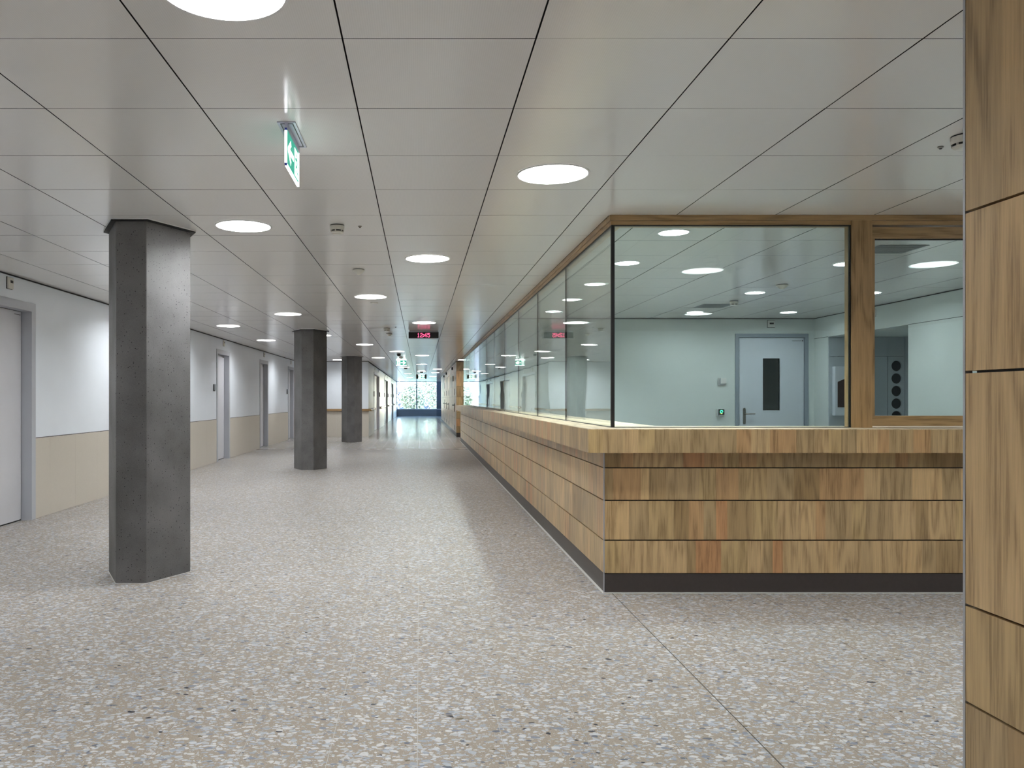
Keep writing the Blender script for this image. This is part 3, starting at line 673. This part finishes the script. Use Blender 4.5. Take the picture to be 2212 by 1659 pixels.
# ------------------------------------------------------------------ room behind the glass
AY0, AY1, AX1, AZ = 10.53, 12.60, 7.65, 2.31      # alcove in the right wall
bm = bmesh.new(); DX0, DX1, DT = 5.116, 6.303, 2.393
bx(bm, CX + .51, DX0, RY, RY + .15, -.02, CEIL + .02); bx(bm, GX + .02, CX + .51, RY, RY + .15, ZT + .001, CEIL + .02); bx(bm, DX1, RX + 1.5, RY, RY + .15, -.02, CEIL + .02); bx(bm, DX0, DX1, RY, RY + .15, DT, CEIL + .02)
wrb = struct('wall_room_back', bm, 'room_paint'); tag(wrb, 'pale green-white back wall of the glazed reception room', 'wall')
bm = bmesh.new(); bx(bm, RX, RX + .15, GY - .3, AY0, -.02, CEIL + .02); bx(bm, RX, RX + .15, AY1, RY, -.02, CEIL + .02); bx(bm, RX, RX + .15, AY0, AY1, AZ, CEIL + .02)
wrr = struct('wall_room_right', bm, 'room_paint'); tag(wrr, 'pale side wall of the glazed room with an alcove', 'wall')
bm = bmesh.new(); bx(bm, RX + .15, AX1 + .1, AY0 - .1, AY0, 0, CEIL); bx(bm, AX1, AX1 + .1, AY0, AY1 + .5, 0, CEIL); bx(bm, RX + .15, AX1, AY0, AY1 + .5, AZ, AZ + .1); struct('wall_alcove', bm, 'room_paint')
piece('band_joint', 'gap', wrr, RX - .0015, RX, GY + .2, AY0, AZ - .003, AZ + .003); piece('band_joint', 'gap', wrr, RX - .0015, RX, AY1, RY, AZ - .003, AZ + .003)
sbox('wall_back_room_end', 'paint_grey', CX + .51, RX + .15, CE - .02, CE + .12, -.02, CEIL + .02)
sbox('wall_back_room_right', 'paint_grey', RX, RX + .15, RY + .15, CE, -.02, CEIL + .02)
sbox('trim_5', 'gap', GX + .1, RX, RY - .006, RY, CEIL - .010, CEIL - .001)
sbox('trim_6', 'gap', RX - .006, RX, GY + .1, RY - .006, CEIL - .010, CEIL - .001)
# room door
d = empty('door_6', (DX0, RY, 0), 'pale grey door with narrow dark window in the glazed room', 'door', kind='structure')
bm = bmesh.new()
for b in ((DX0, DX0 + .06, 0, DT), (DX1 - .06, DX1, 0, DT), (DX0 + .06, DX1 - .06, DT - .06, DT)): bx(bm, b[0], b[1], RY - .014, RY + .10, b[2], b[3])
mobj('frame', bm, 'room_frame', d)
bm = bmesh.new(); bx(bm, DX0 + .06, DX1 - .06, RY + .07, RY + .08, 0, DT - .06); mobj('gap_shadow', bm, 'gasket', d)
lx0, lx1, lz1, vx0, vx1, vz0, vz1 = DX0 + .072, DX1 - .066, DT - .068, 5.57, 5.845, 1.148, 1.994
bm = bmesh.new()
for b in ((lx0, vx0, .01, lz1), (vx1, lx1, .01, lz1), (vx0, vx1, .01, vz0), (vx0, vx1, vz1, lz1)): bx(bm, b[0], b[1], RY + .01, RY + .06, b[2], b[3])
bmesh.ops.remove_doubles(bm, verts=bm.verts[:], dist=1e-5)
mobj('leaf', bm, 'room_door', d)
vp = box('vision_panel', 'tint_glass', d, vx0, vx1, RY + .03, RY + .04, vz0, vz1)
bm = bmesh.new()
for b in ((vx0 - .012, vx0, vz0 - .012, vz1 + .012), (vx1, vx1 + .012, vz0 - .012, vz1 + .012), (vx0, vx1, vz0 - .012, vz0), (vx0, vx1, vz1, vz1 + .012)): bx(bm, b[0], b[1], RY + .006, RY + .03, b[2], b[3])
mobj('vision_frame', bm, 'room_door', d)
hx = 5.268
bm = bmesh.new(); pts = [(hx + .022 * math.cos(t), .022 * math.sin(t)) for t in [math.pi * i / 10 for i in range(11)]]
out = [(x, 1.165 + z) for x, z in pts] + [(2 * hx - x, .945 - z) for x, z in pts]
A = [bm.verts.new((x, RY + .002, z)) for x, z in out]; B = [bm.verts.new((x, RY + .01, z)) for x, z in out]; bm.faces.new(A); bm.faces.new(B[::-1])
for i in range(len(out)): bm.faces.new((A[i], B[i], B[(i + 1) % len(out)], A[(i + 1) % len(out)]))
bmesh.ops.recalc_face_normals(bm, faces=bm.faces[:]); mobj('handle_plate', bm, 'steel', d)
bm = bmesh.new(); tube(bm, (hx, RY, 1.093), (hx, RY - .055, 1.093), .010, 12); tube(bm, (hx - .006, RY - .055, 1.093), (hx + .15, RY - .055, 1.093), .010, 12); mobj('lever', bm, 'steel', d, smooth=True)
bm = bmesh.new()
for k in range(12): bx(bm, lx1 - .19 + k * .0125, lx1 - .181 + k * .0125, RY + .0095, RY + .0101, lz1 - .05, lz1 - .042)
mobj('maker_label', bm, 'gap', d); piece('label_dot', 'black', d, lx1 - .03, lx1 - .012, RY + .009, RY + .0105, lz1 - .055, lz1 - .037)
# devices on the back wall
t = empty('thermostat', (5.70, RY, 2.51), 'white wall device with black display above the glazed room door', 'thermostat', 'wall devices over the doors')
box('shadow_outline', 'gap', t, 5.637, 5.760, RY - .006, RY, 2.490, 2.610); box('case', 'white', t, 5.642, 5.755, RY - .022, RY, 2.495, 2.605, bev=.006); box('display', 'black', t, 5.668, 5.735, RY - .0235, RY - .022, 2.545, 2.572)  # dark rim behind the case stands in for its shadow gap
def wall_box(name, label, cat, x, z, front):
    t = empty(name, (x, RY, z), label, cat)
    box('shadow_outline', 'vent', t, x - .063, x + .063, RY - .004, RY, z - .065, z + .058)  # grey rim drawn as the shade round the box
    box('base', 'white', t, x - .06, x + .06, RY - .012, RY, z - .062, z + .055, bev=.004)
    bm = bmesh.new(); a = [bm.verts.new(p) for p in ((x - .045, RY - .012, z - .055), (x + .045, RY - .012, z - .055), (x + .045, RY - .012, z + .045), (x - .045, RY - .012, z + .045))]
    b = [bm.verts.new(p) for p in ((x - .042, RY - .05, z - .032), (x + .052, RY - .05, z - .032), (x + .052, RY - .05, z + .058), (x - .042, RY - .05, z + .058))]
    bm.faces.new(b)
    for i in range(4): bm.faces.new((a[i], a[(i + 1) % 4], b[(i + 1) % 4], b[i]))
    bmesh.ops.recalc_face_normals(bm, faces=bm.faces[:]); mobj('housing', bm, 'cabinet', t)
    box('cover', front, t, x - .042, x + .052, RY - .056, RY - .05, z - .032, z + .058, bev=.002)
    return t
wall_box('wall_switch', 'white square switch box on the glazed room wall, above the black reader', 'switch', 4.905, 1.615, 'white')
t = wall_box('access_reader', 'black access reader with green and yellow light beside the room door', 'card reader', 4.87, 1.11, 'black')
bm = bmesh.new()
for i in range(12):
    a = math.radians(-60 + i * 27.3); x = 4.875 + .020 * math.cos(math.radians(240) - a); z = 1.128 + .020 * math.sin(math.radians(240) - a)
    bx(bm, x - .006, x + .006, RY - .0575, RY - .056, z - .006, z + .006)
mobj('green_ring', bm, 'led_green', t); box('yellow_light', 'led_yellow', t, 4.862, 4.888, RY - .0575, RY - .056, 1.093, 1.105)
t = empty('thermostat', (RX, 11.32, 2.5), 'small white device on the side wall band, beside the hatch post', 'thermostat')
box('case', 'white', t, RX - .022, RX, 11.27, 11.38, 2.485, 2.60, bev=.006); box('display', 'black', t, RX - .0235, RX - .022, 11.30, 11.34, 2.54, 2.57)
# alcove cabinet wall
cb = empty('alcove_cabinet', (RX, AY1, 0), 'grey alcove cabinet with a column of round holes', 'cabinet')
bm = bmesh.new(); bx(bm, RX + .15, AX1 - .001, AY1 + .02, AY1 + .45, 0, AZ); mobj('carcass', bm, 'cabinet_dark', cb)
bm = bmesh.new(); bx(bm, RX + .006, AX1 - .001, AY1 - .010, AY1 - .002, .02, .86); mobj('base_panel', bm, 'recess', cb)
box('top_panel', 'cabinet', cb, RX + .006, AX1 - .06, AY1 - .022, AY1 - .002, 2.004, AZ - .004); box('panel', 'cabinet', cb, RX + .006, 7.322, AY1 - .022, AY1 - .002, .905, 1.998)
def holed_panel(x0, x1, z0, z1, cx, zs, r):
    bm = bmesh.new(); seg = 24; cuts = [z0] + [(a + b) / 2 for a, b in zip(zs, zs[1:])] + [z1]
    for (lo, hi), zc in zip(zip(cuts, cuts[1:]), zs):
        ring = [(cx + r * math.cos(2 * math.pi * i / seg), zc + r * math.sin(2 * math.pi * i / seg)) for i in range(seg)]
        sq = []
        for i in range(seg):
            c, s = math.cos(2 * math.pi * i / seg), math.sin(2 * math.pi * i / seg); t = 1e9
            if c > 1e-9: t = min(t, (x1 - cx) / c)
            if c < -1e-9: t = min(t, (x0 - cx) / c)
            if s > 1e-9: t = min(t, (hi - zc) / s)
            if s < -1e-9: t = min(t, (lo - zc) / s)
            sq.append((cx + c * t, zc + s * t))
        A = [bm.verts.new((x, AY1 - .022, z)) for x, z in ring]; S = [bm.verts.new((x, AY1 - .022, z)) for x, z in sq]; D = [bm.verts.new((x, AY1 + .018, z)) for x, z in ring]
        for i in range(seg):
            j = (i + 1) % seg; bm.faces.new((S[i], S[j], A[j], A[i])); bm.faces.new((A[i], A[j], D[j], D[i]))
        for X, Z in ((x0, lo), (x1, lo), (x0, hi), (x1, hi)):
            n2 = sorted(range(seg), key=lambda i: (sq[i][0] - X) ** 2 + (sq[i][1] - Z) ** 2)[:2]
            bm.faces.new((S[n2[0]], S[n2[1]], bm.verts.new((X, AY1 - .022, Z))))
    bmesh.ops.recalc_face_normals(bm, faces=bm.faces[:])
    mobj('holed_panel', bm, 'cabinet', cb)
ZH = [1.851 - .1965 * i for i in range(5)]
holed_panel(7.328, AX1 - .06, .905, 1.998, 7.467, ZH[::-1], .083)
bm = bmesh.new(); bx(bm, 7.33, AX1 - .061, AY1 + .010, AY1 + .0195, .905, 1.998); mobj('hole_backing', bm, 'recess', cb)
box('edge_strip', 'cabinet', cb, AX1 - .055, AX1 - .001, AY1 - .030, AY1 + .02, .02, AZ)
ds = empty('wall_display', (6.47, AY1, 1.07), 'pale wall-mounted box with arched dark opening in the alcove, beside the oak post', 'wall box')
box('case', 'room_door', ds, 6.455, 7.02, AY1 - .11, AY1 - .022, 1.075, 1.842, bev=.01)
bm = bmesh.new(); ox0, ox1, oz0, oz1 = 6.495, 6.94, 1.205, 1.60
pts = [(ox0, oz0), (ox1, oz0), (ox1, oz1)] + [(ox1 + (ox0 - ox1) * i / 12, oz1 + .065 * math.sin(math.pi * i / 12)) for i in range(1, 12)] + [(ox0, oz1)]
A = [bm.verts.new((x, AY1 - .114, z)) for x, z in pts]; B = [bm.verts.new((x, AY1 - .108, z)) for x, z in pts]; bm.faces.new(A[::-1])
for i in range(len(pts)): bm.faces.new((A[i], A[(i + 1) % len(pts)], B[(i + 1) % len(pts)], B[i]))
bmesh.ops.recalc_face_normals(bm, faces=bm.faces[:]); mobj('opening', bm, 'ember', ds)

# ------------------------------------------------------------------ downlights
LAMPS = {}
def downlight(x, y, r, label, group, watts, rim=.012, spread=150):
    t = empty('downlight', (x, y, CEIL - .006), label, 'ceiling light', group)
    bm = bmesh.new(); lathe(bm, x, y, [(r, CEIL - .0015), (r, CEIL - .0045), (r * .985, CEIL - .006)], 48); mobj('diffuser', bm, 'light', t)
    la = LAMPS.get((watts, r))
    if la is None:
        la = LAMPS[(watts, r)] = bpy.data.lights.new('downlight_lamp', 'AREA'); la.shape = 'DISK'; la.size = 2 * r * .97; la.energy = watts; la.color = (.95, .98, 1); la.spread = math.radians(spread)
    lo = bpy.data.objects.new('lamp', la); COL.objects.link(lo); lo.parent = t; lo.location = (0, 0, -.002)
    bm = bmesh.new(); lathe(bm, x, y, [(r + .0005, CEIL - .001), (r + .0005, CEIL - .006), (r + rim, CEIL - .005), (r + rim, CEIL - .001)], 48, cap0=False, cap1=False); mobj('rim', bm, 'rim', t)
HG, RG = 'round downlights in the hall ceiling', 'small round downlights in the glazed room'
HL = [(-.63, 2.555, 'huge round downlight cut off by the top edge of the photo'),
      (.77, 4.655, 'large round downlight nearest the glass corner of the reception'),
      (-1.33, 6.055, 'round downlight just right of the nearest column top'),
      (.07, 7.455, 'round downlight on the centre line, nearest one before the red clock'),
      (-.63, 10.255, 'round downlight left of the centre line, nearest one beyond the cone-shaped detector'),
      (-2.03, 12.355, 'round downlight just before the top of the second column'),
      (-3.43, 14.38, 'round downlight near the left wall, above the second visible door'),
      (-3.43, 17.90, 'round downlight near the left wall, above the third visible door'),
      (.07, 13.755, 'round downlight right before the red digital clock'),
      (-2.03, 16.51, 'round downlight peeking out right of the second column top'),
      (-1.33, 19.33, 'round downlight between the second and third column, right of both'),
      (-2.73, 27.0, 'thin downlight peeking out left of the farthest column'),
      (-.63, 22.12, 'thin downlight just before the far left exit sign'),
      (.07, 24.20, 'thin downlight on the centre line, first beyond the red clock'),
      (-1.33, 25.58, 'thin downlight before the corner of the cross wall'),
      (1.47, 26.98, 'thin downlight before the far oak block, at the end of the counter'),
      (.07, 30.42, 'thin downlight on the corridor centre line, second beyond the red clock'),
      (-.63, 33.25, 'thin downlight on the left of the far corridor, first beyond the left exit sign'),
      (.07, 37.9, 'thin downlight on the corridor centre line, third beyond the red clock'),
      (-.63, 41.8, 'thin downlight on the left of the far corridor, second beyond the left exit sign'),
      (-.63, 49.5, 'thin downlight on the left of the far corridor, nearest the window'),
      (.77, 35.4, 'thin downlight on the right of the far corridor, nearest of three'),
      (.77, 40.2, 'thin downlight on the right of the far corridor, middle of three'),
      (.77, 47.2, 'thin downlight on the right of the far corridor, nearest the window'),
      (2.87, 3.255, 'downlight seen as a doubled reflection in the front glass'),
      (4.97, 3.70, 'downlight reflected in the hatch window beside the oak wall')]
for x, y, l in HL: downlight(x, y, .20, l, HG, P_HALL)
for x, y, l in ((-2.73, 1.2, 'hall downlight outside the photo, left of the camera'), (-3.43, 5.355, 'hall downlight outside the photo, left of the nearest column'), (.07, -.9, 'hall downlight outside the photo, above the camera'), (-3.43, 11.0, 'hall downlight near the left wall, hidden behind the nearest column'), (-2.73, 8.155, 'added downlight behind the nearest column, unseen, brightening the left floor'), (-3.43, 23.3, 'hall downlight near the left wall, hidden behind the second column'),  # unseen lamps: some read off wall scallops, the rest added to light the hall
                (-1.33, -2.3, 'hall downlight outside the photo, behind the camera'), (4.27, -.9, 'hall downlight outside the photo, behind the near oak wall'), (6.4, 3.4, 'hall downlight outside the photo, at the end of the side hall'),
                (3.2, 53.0, 'downlight outside the photo, beyond the far oak block')):
    downlight(x, y, .20, l, HG, P_HALL)
RL = [(1.985, 6.285, 'small downlight in the glazed room, nearest the glass corner'), (1.985, 7.70, 'small downlight right of the glass corner profile, second of its row'),
      (1.985, 9.12, 'small downlight seen through the side glass, third of its row'), (1.985, 10.55, 'small downlight seen through the side glass, fourth of its row'), (1.985, 11.98, 'small downlight seen through the side glass, last of its row'),
      (4.115, 7.75, 'small downlight in the glazed room cut by the oak post'), (4.115, 9.865, 'small downlight in the glazed room, right of the detector'), (4.14, 12.09, 'small downlight near the back wall, left of the door'),
      (5.555, 12.11, 'small downlight near the back wall, above the door'), (5.545, 9.886, 'small downlight peeking out right of the oak post'), (5.545, 7.70, 'small downlight over the hatch side of the glazed room, hidden')]
for x, y, l in RL: downlight(x, y, .112, l, RG, P_ROW if x < 2 else P_ROOM, rim=.014, spread=125 if x < 2 else 165)

# ------------------------------------------------------------------ detectors and other ceiling things
def smoke(x, y, label, mat='sensor', r=.055):
    t = empty('smoke_detector', (x, y, CEIL - .065), label, 'detector', 'ceiling detectors')
    z = CEIL - .001; k = r / .055
    bm = bmesh.new(); lathe(bm, x, y, [(r * .97, z), (r * .97, z - .006)], 32); mobj('base_ring', bm, 'black', t)
    bm = bmesh.new(); lathe(bm, x, y, [(r, z - .006), (r, z - .022), (r * .94, z - .040)], 32, cap1=False); mobj('body', bm, mat, t, smooth=False)
    bm = bmesh.new(); lathe(bm, x, y, [(r * .80, z - .036), (r * .80, z - .050)], 32); mobj('chamber', bm, 'black', t)
    bm = bmesh.new(); lathe(bm, x, y, [(r * .86, z - .049), (r * .84, z - .057), (r * .55, z - .063)], 32); mobj('cap', bm, mat, t)
    bm = bmesh.new()
    for i in range(6):
        a = i * math.pi / 3 + .35; bx(bm, x + r * .83 * math.cos(a) - .004, x + r * .83 * math.cos(a) + .004, y + r * .83 * math.sin(a) - .004, y + r * .83 * math.sin(a) + .004, z - .052, z - .036)
    mobj('fins', bm, mat, t)
def cone(x, y, label, mat='sensor', r=.063):
    t = empty('motion_detector', (x, y, CEIL - .06), label, 'detector', 'ceiling detectors'); z = CEIL - .001
    bm = bmesh.new(); lathe(bm, x, y, [(r * .9, z), (r * .9, z - .004)], 32); mobj('gap_ring', bm, 'gap', t)
    bm = bmesh.new(); lathe(bm, x, y, [(r * .97, z - .004), (r, z - .010), (r * .93, z - .016), (r * .30, z - .050), (.006, z - .055)], 32); mobj('body', bm, mat, t, smooth=False)
def dot(x, y, label, mat='dark_sensor'):
    t = empty('indicator', (x, y, CEIL - .01), label, 'indicator', 'ceiling indicators')
    bm = bmesh.new(); lathe(bm, x, y, [(.014, CEIL - .0005), (.014, CEIL - .005), (.009, CEIL - .010)], 20); mobj('ring', bm, 'steel', t)
    bm = bmesh.new(); lathe(bm, x, y, [(.008, CEIL - .010), (.005, CEIL - .014)], 16); mobj('lens', bm, mat, t)
smoke(-.622, 6.03, 'round white smoke detector on the ceiling, nearest left of centre'); dot(-.453, 6.06, 'small dark indicator beside the nearest smoke detector')
cone(-.62, 8.10, 'white cone-shaped motion detector between two centre-left downlights')
t = empty('speaker_disc', (-.62, 10.9, CEIL - .01), 'flat thin disc just beyond the centre-left downlight', 'detector'); bm = bmesh.new(); lathe(bm, -.62, 10.9, [(.05, CEIL - .0005), (.05, CEIL - .006), (.03, CEIL - .010)], 24); mobj('body', bm, 'sensor', t)
smoke(-.61, 14.80, 'grey smoke detector left of the red clock', 'sensor', .058); dot(-.44, 14.6, 'small dark indicator left of the red clock'); cone(-.615, 16.05, 'cone-shaped motion detector lower left of the red clock')
smoke(-.615, 23.4, 'dark smoke detector just above the far left exit sign', 'dark_sensor', .058); cone(-.60, 25.2, 'cone-shaped detector right above the far left exit sign')
smoke(-.60, 33.8, 'black dome detector below the far left exit sign', 'dark_sensor', .075); smoke(.08, 38.8, 'dark dome detector before the far centre exit sign', 'dark_sensor', .085)
smoke(2.70, 3.98, 'white smoke detector half hidden by the near oak wall', 'sensor', .062); dot(2.69, 4.15, 'small dark indicator near the top right oak wall')
smoke(4.19, 10.72, 'white smoke detector on the glazed room ceiling'); cone(4.14, 9.18, 'cone-shaped motion detector on the glazed room ceiling', r=.07)
for (a, b, c, d_, l) in ((3.91, 4.33, 11.06, 11.51, 'square grey grille in the glazed room ceiling near the door'), (3.90, 4.315, 6.80, 7.19, 'square grey grille in the glazed room ceiling, seen through the hatch')):
    t = empty('ceiling_grille', ((a + b) / 2, (c + d_) / 2, CEIL), l, 'vent', 'ceiling grilles')
    box('plate', 'vent', t, a, b, c, d_, CEIL - .004, CEIL - .001)
    for i in range(8): piece('slat', 'vent', t, a + .02, b - .02, c + .03 + i * (d_ - c - .06) / 7 - .006, c + .03 + i * (d_ - c - .06) / 7 + .006, CEIL - .006, CEIL - .004)

# ------------------------------------------------------------------ exit signs
def stroke(segs, th, n=0):
    """thick 2D polyline segments -> list of quads"""
    q = []
    for (ax, ay), (bx_, by) in segs:
        d = Vector((bx_ - ax, by - ay)); d.normalize(); p = Vector((-d.y, d.x)) * th / 2; e = d * th * .25
        q.append([(ax + p.x - e.x, ay + p.y - e.y), (bx_ + p.x + e.x, by + p.y + e.y), (bx_ - p.x + e.x, by - p.y + e.y), (ax - p.x - e.x, ay - p.y - e.y)])
    return q
def flat(name, polys, mp, mat, parent, lift):
    bm = bmesh.new()
    for p in polys:
        A = [bm.verts.new(mp(u, v, lift)) for u, v in p]; bm.faces.new(A)
    bmesh.ops.recalc_face_normals(bm, faces=bm.faces[:]); return mobj(name, bm, mat, parent)
def pictogram(parent, mp, w, h, arrow_left, lift=.0008):
    """running figure leaving a white doorway and an arrow; u 0..w, v 0..h"""
    m = lambda u: u if not arrow_left else w - u
    pol = lambda P: [[(m(u * w), v * h) for u, v in p] for p in P]
    flat('doorway', pol([[(.06, .0), (.40, .0), (.40, 1.0), (.06, 1.0)]]) if not arrow_left else pol([[(.06, .05), (.38, .05), (.38, .95), (.06, .95)]]), mp, 'sign_white', parent, lift)
    ar = w / h
    fig = [[(.235 + .030 * math.cos(t) , .78 + .030 * ar * math.sin(t)) for t in [2 * math.pi * i / 12 for i in range(12)]]]
    S = [((.235, .68), (.215, .42)), ((.235, .66), (.30, .58)), ((.30, .58), (.335, .66)), ((.228, .66), (.155, .62)), ((.155, .62), (.125, .50)), ((.22, .43), (.285, .33)), ((.285, .33), (.29, .14)), ((.215, .43), (.18, .27)), ((.18, .27), (.10, .20))]
    fig += [[(u / ar, v) for u, v in q] for q in stroke([((a[0] * ar, a[1]), (b[0] * ar, b[1])) for a, b in S], .085)]
    flat('running_figure', pol(fig), mp, 'green', parent, lift * 2)
    A = [((.47, .5), (.88, .5)), ((.70, .80), (.90, .5)), ((.70, .20), (.90, .5))]
    flat('arrow', pol([[(u / ar, v) for u, v in q] for q in stroke([((a[0] * ar, a[1]), (b[0] * ar, b[1])) for a, b in A], .19)]), mp, 'sign_white', parent, lift)
# near sign, seen almost edge on; its face looks to the right
s = empty('exit_sign', (-.63, 3.96, CEIL), 'illuminated green exit sign with arrow hanging edge-on, nearest the camera', 'exit sign', 'exit signs')
sy0, sy1, sz0, sz1, sx = 3.77, 4.155, 2.436, 2.612, -.63
box('ceiling_plate', 'sign_acrylic', s, -.672, -.586, 3.772, 4.150, CEIL - .006, CEIL - .0005)
bm = bmesh.new()
for b in ((-.659, -.598, 3.786, 3.790), (-.659, -.598, 4.130, 4.134), (-.659, -.655, 3.790, 4.130), (-.602, -.598, 3.790, 4.130)): bx(bm, *b, CEIL - .0075, CEIL - .006)
mobj('plate_groove', bm, 'black', s)
box('panel', 'green', s, sx - .004, sx + .004, sy0 + .010, sy1 - .010, sz0 + .010, sz1 - .004)
bm = bmesh.new(); bx(bm, sx - .005, sx + .005, sy0, sy0 + .010, sz0 + .012, sz1 - .012); bx(bm, sx - .005, sx + .005, sy1 - .010, sy1, sz0 + .012, sz1); bx(bm, sx - .005, sx + .005, sy0 + .012, sy1, sz0, sz0 + .010); mobj('lit_edge', bm, 'sign_edge', s)
bm = bmesh.new(); bx(bm, sx - .005, sx + .005, sy0, sy0 + .011, sz0, sz0 + .012); bx(bm, sx - .005, sx + .005, sy0, sy0 + .011, sz1 - .012, sz1); mobj('corner_clip', bm, 'sign_blue', s)
box('hanger', 'sign_acrylic', s, sx - .007, sx + .007, sy0 + .012, sy1, sz1 - .004, CEIL - .006)
pictogram(s, lambda u, v, l: (sx + .004 + l, sy0 + .014 + u, sz0 + .014 + v), sy1 - sy0 - .028, sz1 - sz0 - .024, True)
def front_sign(x, y, w, z0, z1, label, wings=False):
    s = empty('exit_sign', (x, y, CEIL), label, 'exit sign', 'exit signs')
    box('panel', 'green', s, x - w / 2, x + w / 2, y - .01, y + .01, z0, z1)
    bm = bmesh.new(); bx(bm, x - w / 2 + .02, x - w / 2 + .04, y - .008, y + .008, z1, CEIL); bx(bm, x + w / 2 - .04, x + w / 2 - .02, y - .008, y + .008, z1, CEIL); mobj('hanger', bm, 'sign_acrylic', s)
    bm = bmesh.new(); bx(bm, x - w / 2 - .006, x + w / 2 + .006, y - .012, y + .012, z1, z1 + .012); bx(bm, x - w / 2 - .006, x + w / 2 + .006, y - .012, y + .012, z0 - .008, z0); mobj('lit_edge', bm, 'sign_edge', s)
    if wings: box('side_speaker', 'black', s, x - w / 2 - .10, x - w / 2 - .006, y - .04, y + .04, z0 - .02, z1 + .03); box('side_speaker', 'black', s, x + w / 2 + .006, x + w / 2 + .10, y - .04, y + .04, z0 - .02, z1 + .03)
    pictogram(s, lambda u, v, l: (x - w / 2 + u, y - .01 - l * 4, z0 + v), w, z1 - z0, False)
front_sign(-.625, 26.9, .33, 2.456, 2.622, 'green exit sign with right arrow facing the camera, left of corridor centre')
front_sign(.075, 41.0, .33, 2.375, 2.545, 'small green exit sign between dark boxes before the far window', True)

# ------------------------------------------------------------------ clock
cx_, cy_, cw, cz0, cz1 = .07, 15.4, .572, 2.497, 2.612
c = empty('digital_clock', (cx_, cy_, CEIL), 'black ceiling clock showing 12:45 in red digits', 'clock')
box('case', 'black', c, cx_ - cw / 2, cx_ + cw / 2, cy_, cy_ + .09, cz0, cz1, bev=.002)
bm = bmesh.new(); bx(bm, cx_ - cw / 2 - .004, cx_ + cw / 2 + .004, cy_ - .003, cy_ + .094, cz1, cz1 + .008); bx(bm, cx_ - cw / 2 - .005, cx_ - cw / 2, cy_ - .003, cy_ + .094, cz0 - .003, cz1); bx(bm, cx_ + cw / 2, cx_ + cw / 2 + .005, cy_ - .003, cy_ + .094, cz0 - .003, cz1); bx(bm, cx_ - cw / 2, cx_ + cw / 2, cy_ - .003, cy_ + .094, cz0 - .005, cz0); mobj('bezel', bm, 'alu', c)
box('mount', 'alu', c, cx_ - .27, cx_ + .27, cy_ + .02, cy_ + .07, cz1 + .008, CEIL)
GLY = {'1': '00100 01100 00100 00100 00100 00100 01110', '2': '01110 10001 00001 00110 01000 10000 11111', ':': '0 0 1 0 0 1 0', '4': '00010 00110 01010 10010 11111 00010 00010', '5': '11111 10000 11110 00001 00001 10001 01110'}
px_ = .0098; tot = sum(len(GLY[g].split()[0]) for g in '12:45') + 4 * 1.0; u = cx_ - .002 - tot * px_ / 2 + .0
for ch in '12:45':
    rows = GLY[ch].split(); bm = bmesh.new(); wch = len(rows[0])
    for r_, row in enumerate(rows):
        for q_, b in enumerate(row):
            if b == '1':
                z = cz0 + .018 + (6 - r_) * .0115; bx(bm, u + q_ * px_, u + (q_ + 1) * px_, cy_ - .0012, cy_ - .0002, z, z + .0115)
    if ch == ':':
        bmesh.ops.delete(bm, geom=bm.verts[:], context='VERTS')
        for z in (cz0 + .026, cz0 + .060): bx(bm, u - .004, u + .014, cy_ - .0012, cy_ - .0002, z, z + .018)
    mobj('digit', bm, 'led', c); u += (wch + 1.0) * px_
t = empty('ceiling_sensor', (.10, 16.6, CEIL), 'flat pale trapezoid sensor just beyond the red clock', 'sensor')
bm = bmesh.new(); a = [bm.verts.new(p) for p in ((-.06, 16.5, CEIL - .001), (.22, 16.5, CEIL - .001), (.22, 16.62, CEIL - .001), (-.06, 16.62, CEIL - .001))]; b = [bm.verts.new(p) for p in ((-.03, 16.51, CEIL - .05), (.19, 16.51, CEIL - .05), (.19, 16.61, CEIL - .05), (-.03, 16.61, CEIL - .05))]
bm.faces.new(b)
for i in range(4): bm.faces.new((a[i], a[(i + 1) % 4], b[(i + 1) % 4], b[i]))
bmesh.ops.recalc_face_normals(bm, faces=bm.faces[:]); mobj('body', bm, 'sensor', t)
print('floor tiles', n_tiles, 'objects', len(bpy.data.objects))
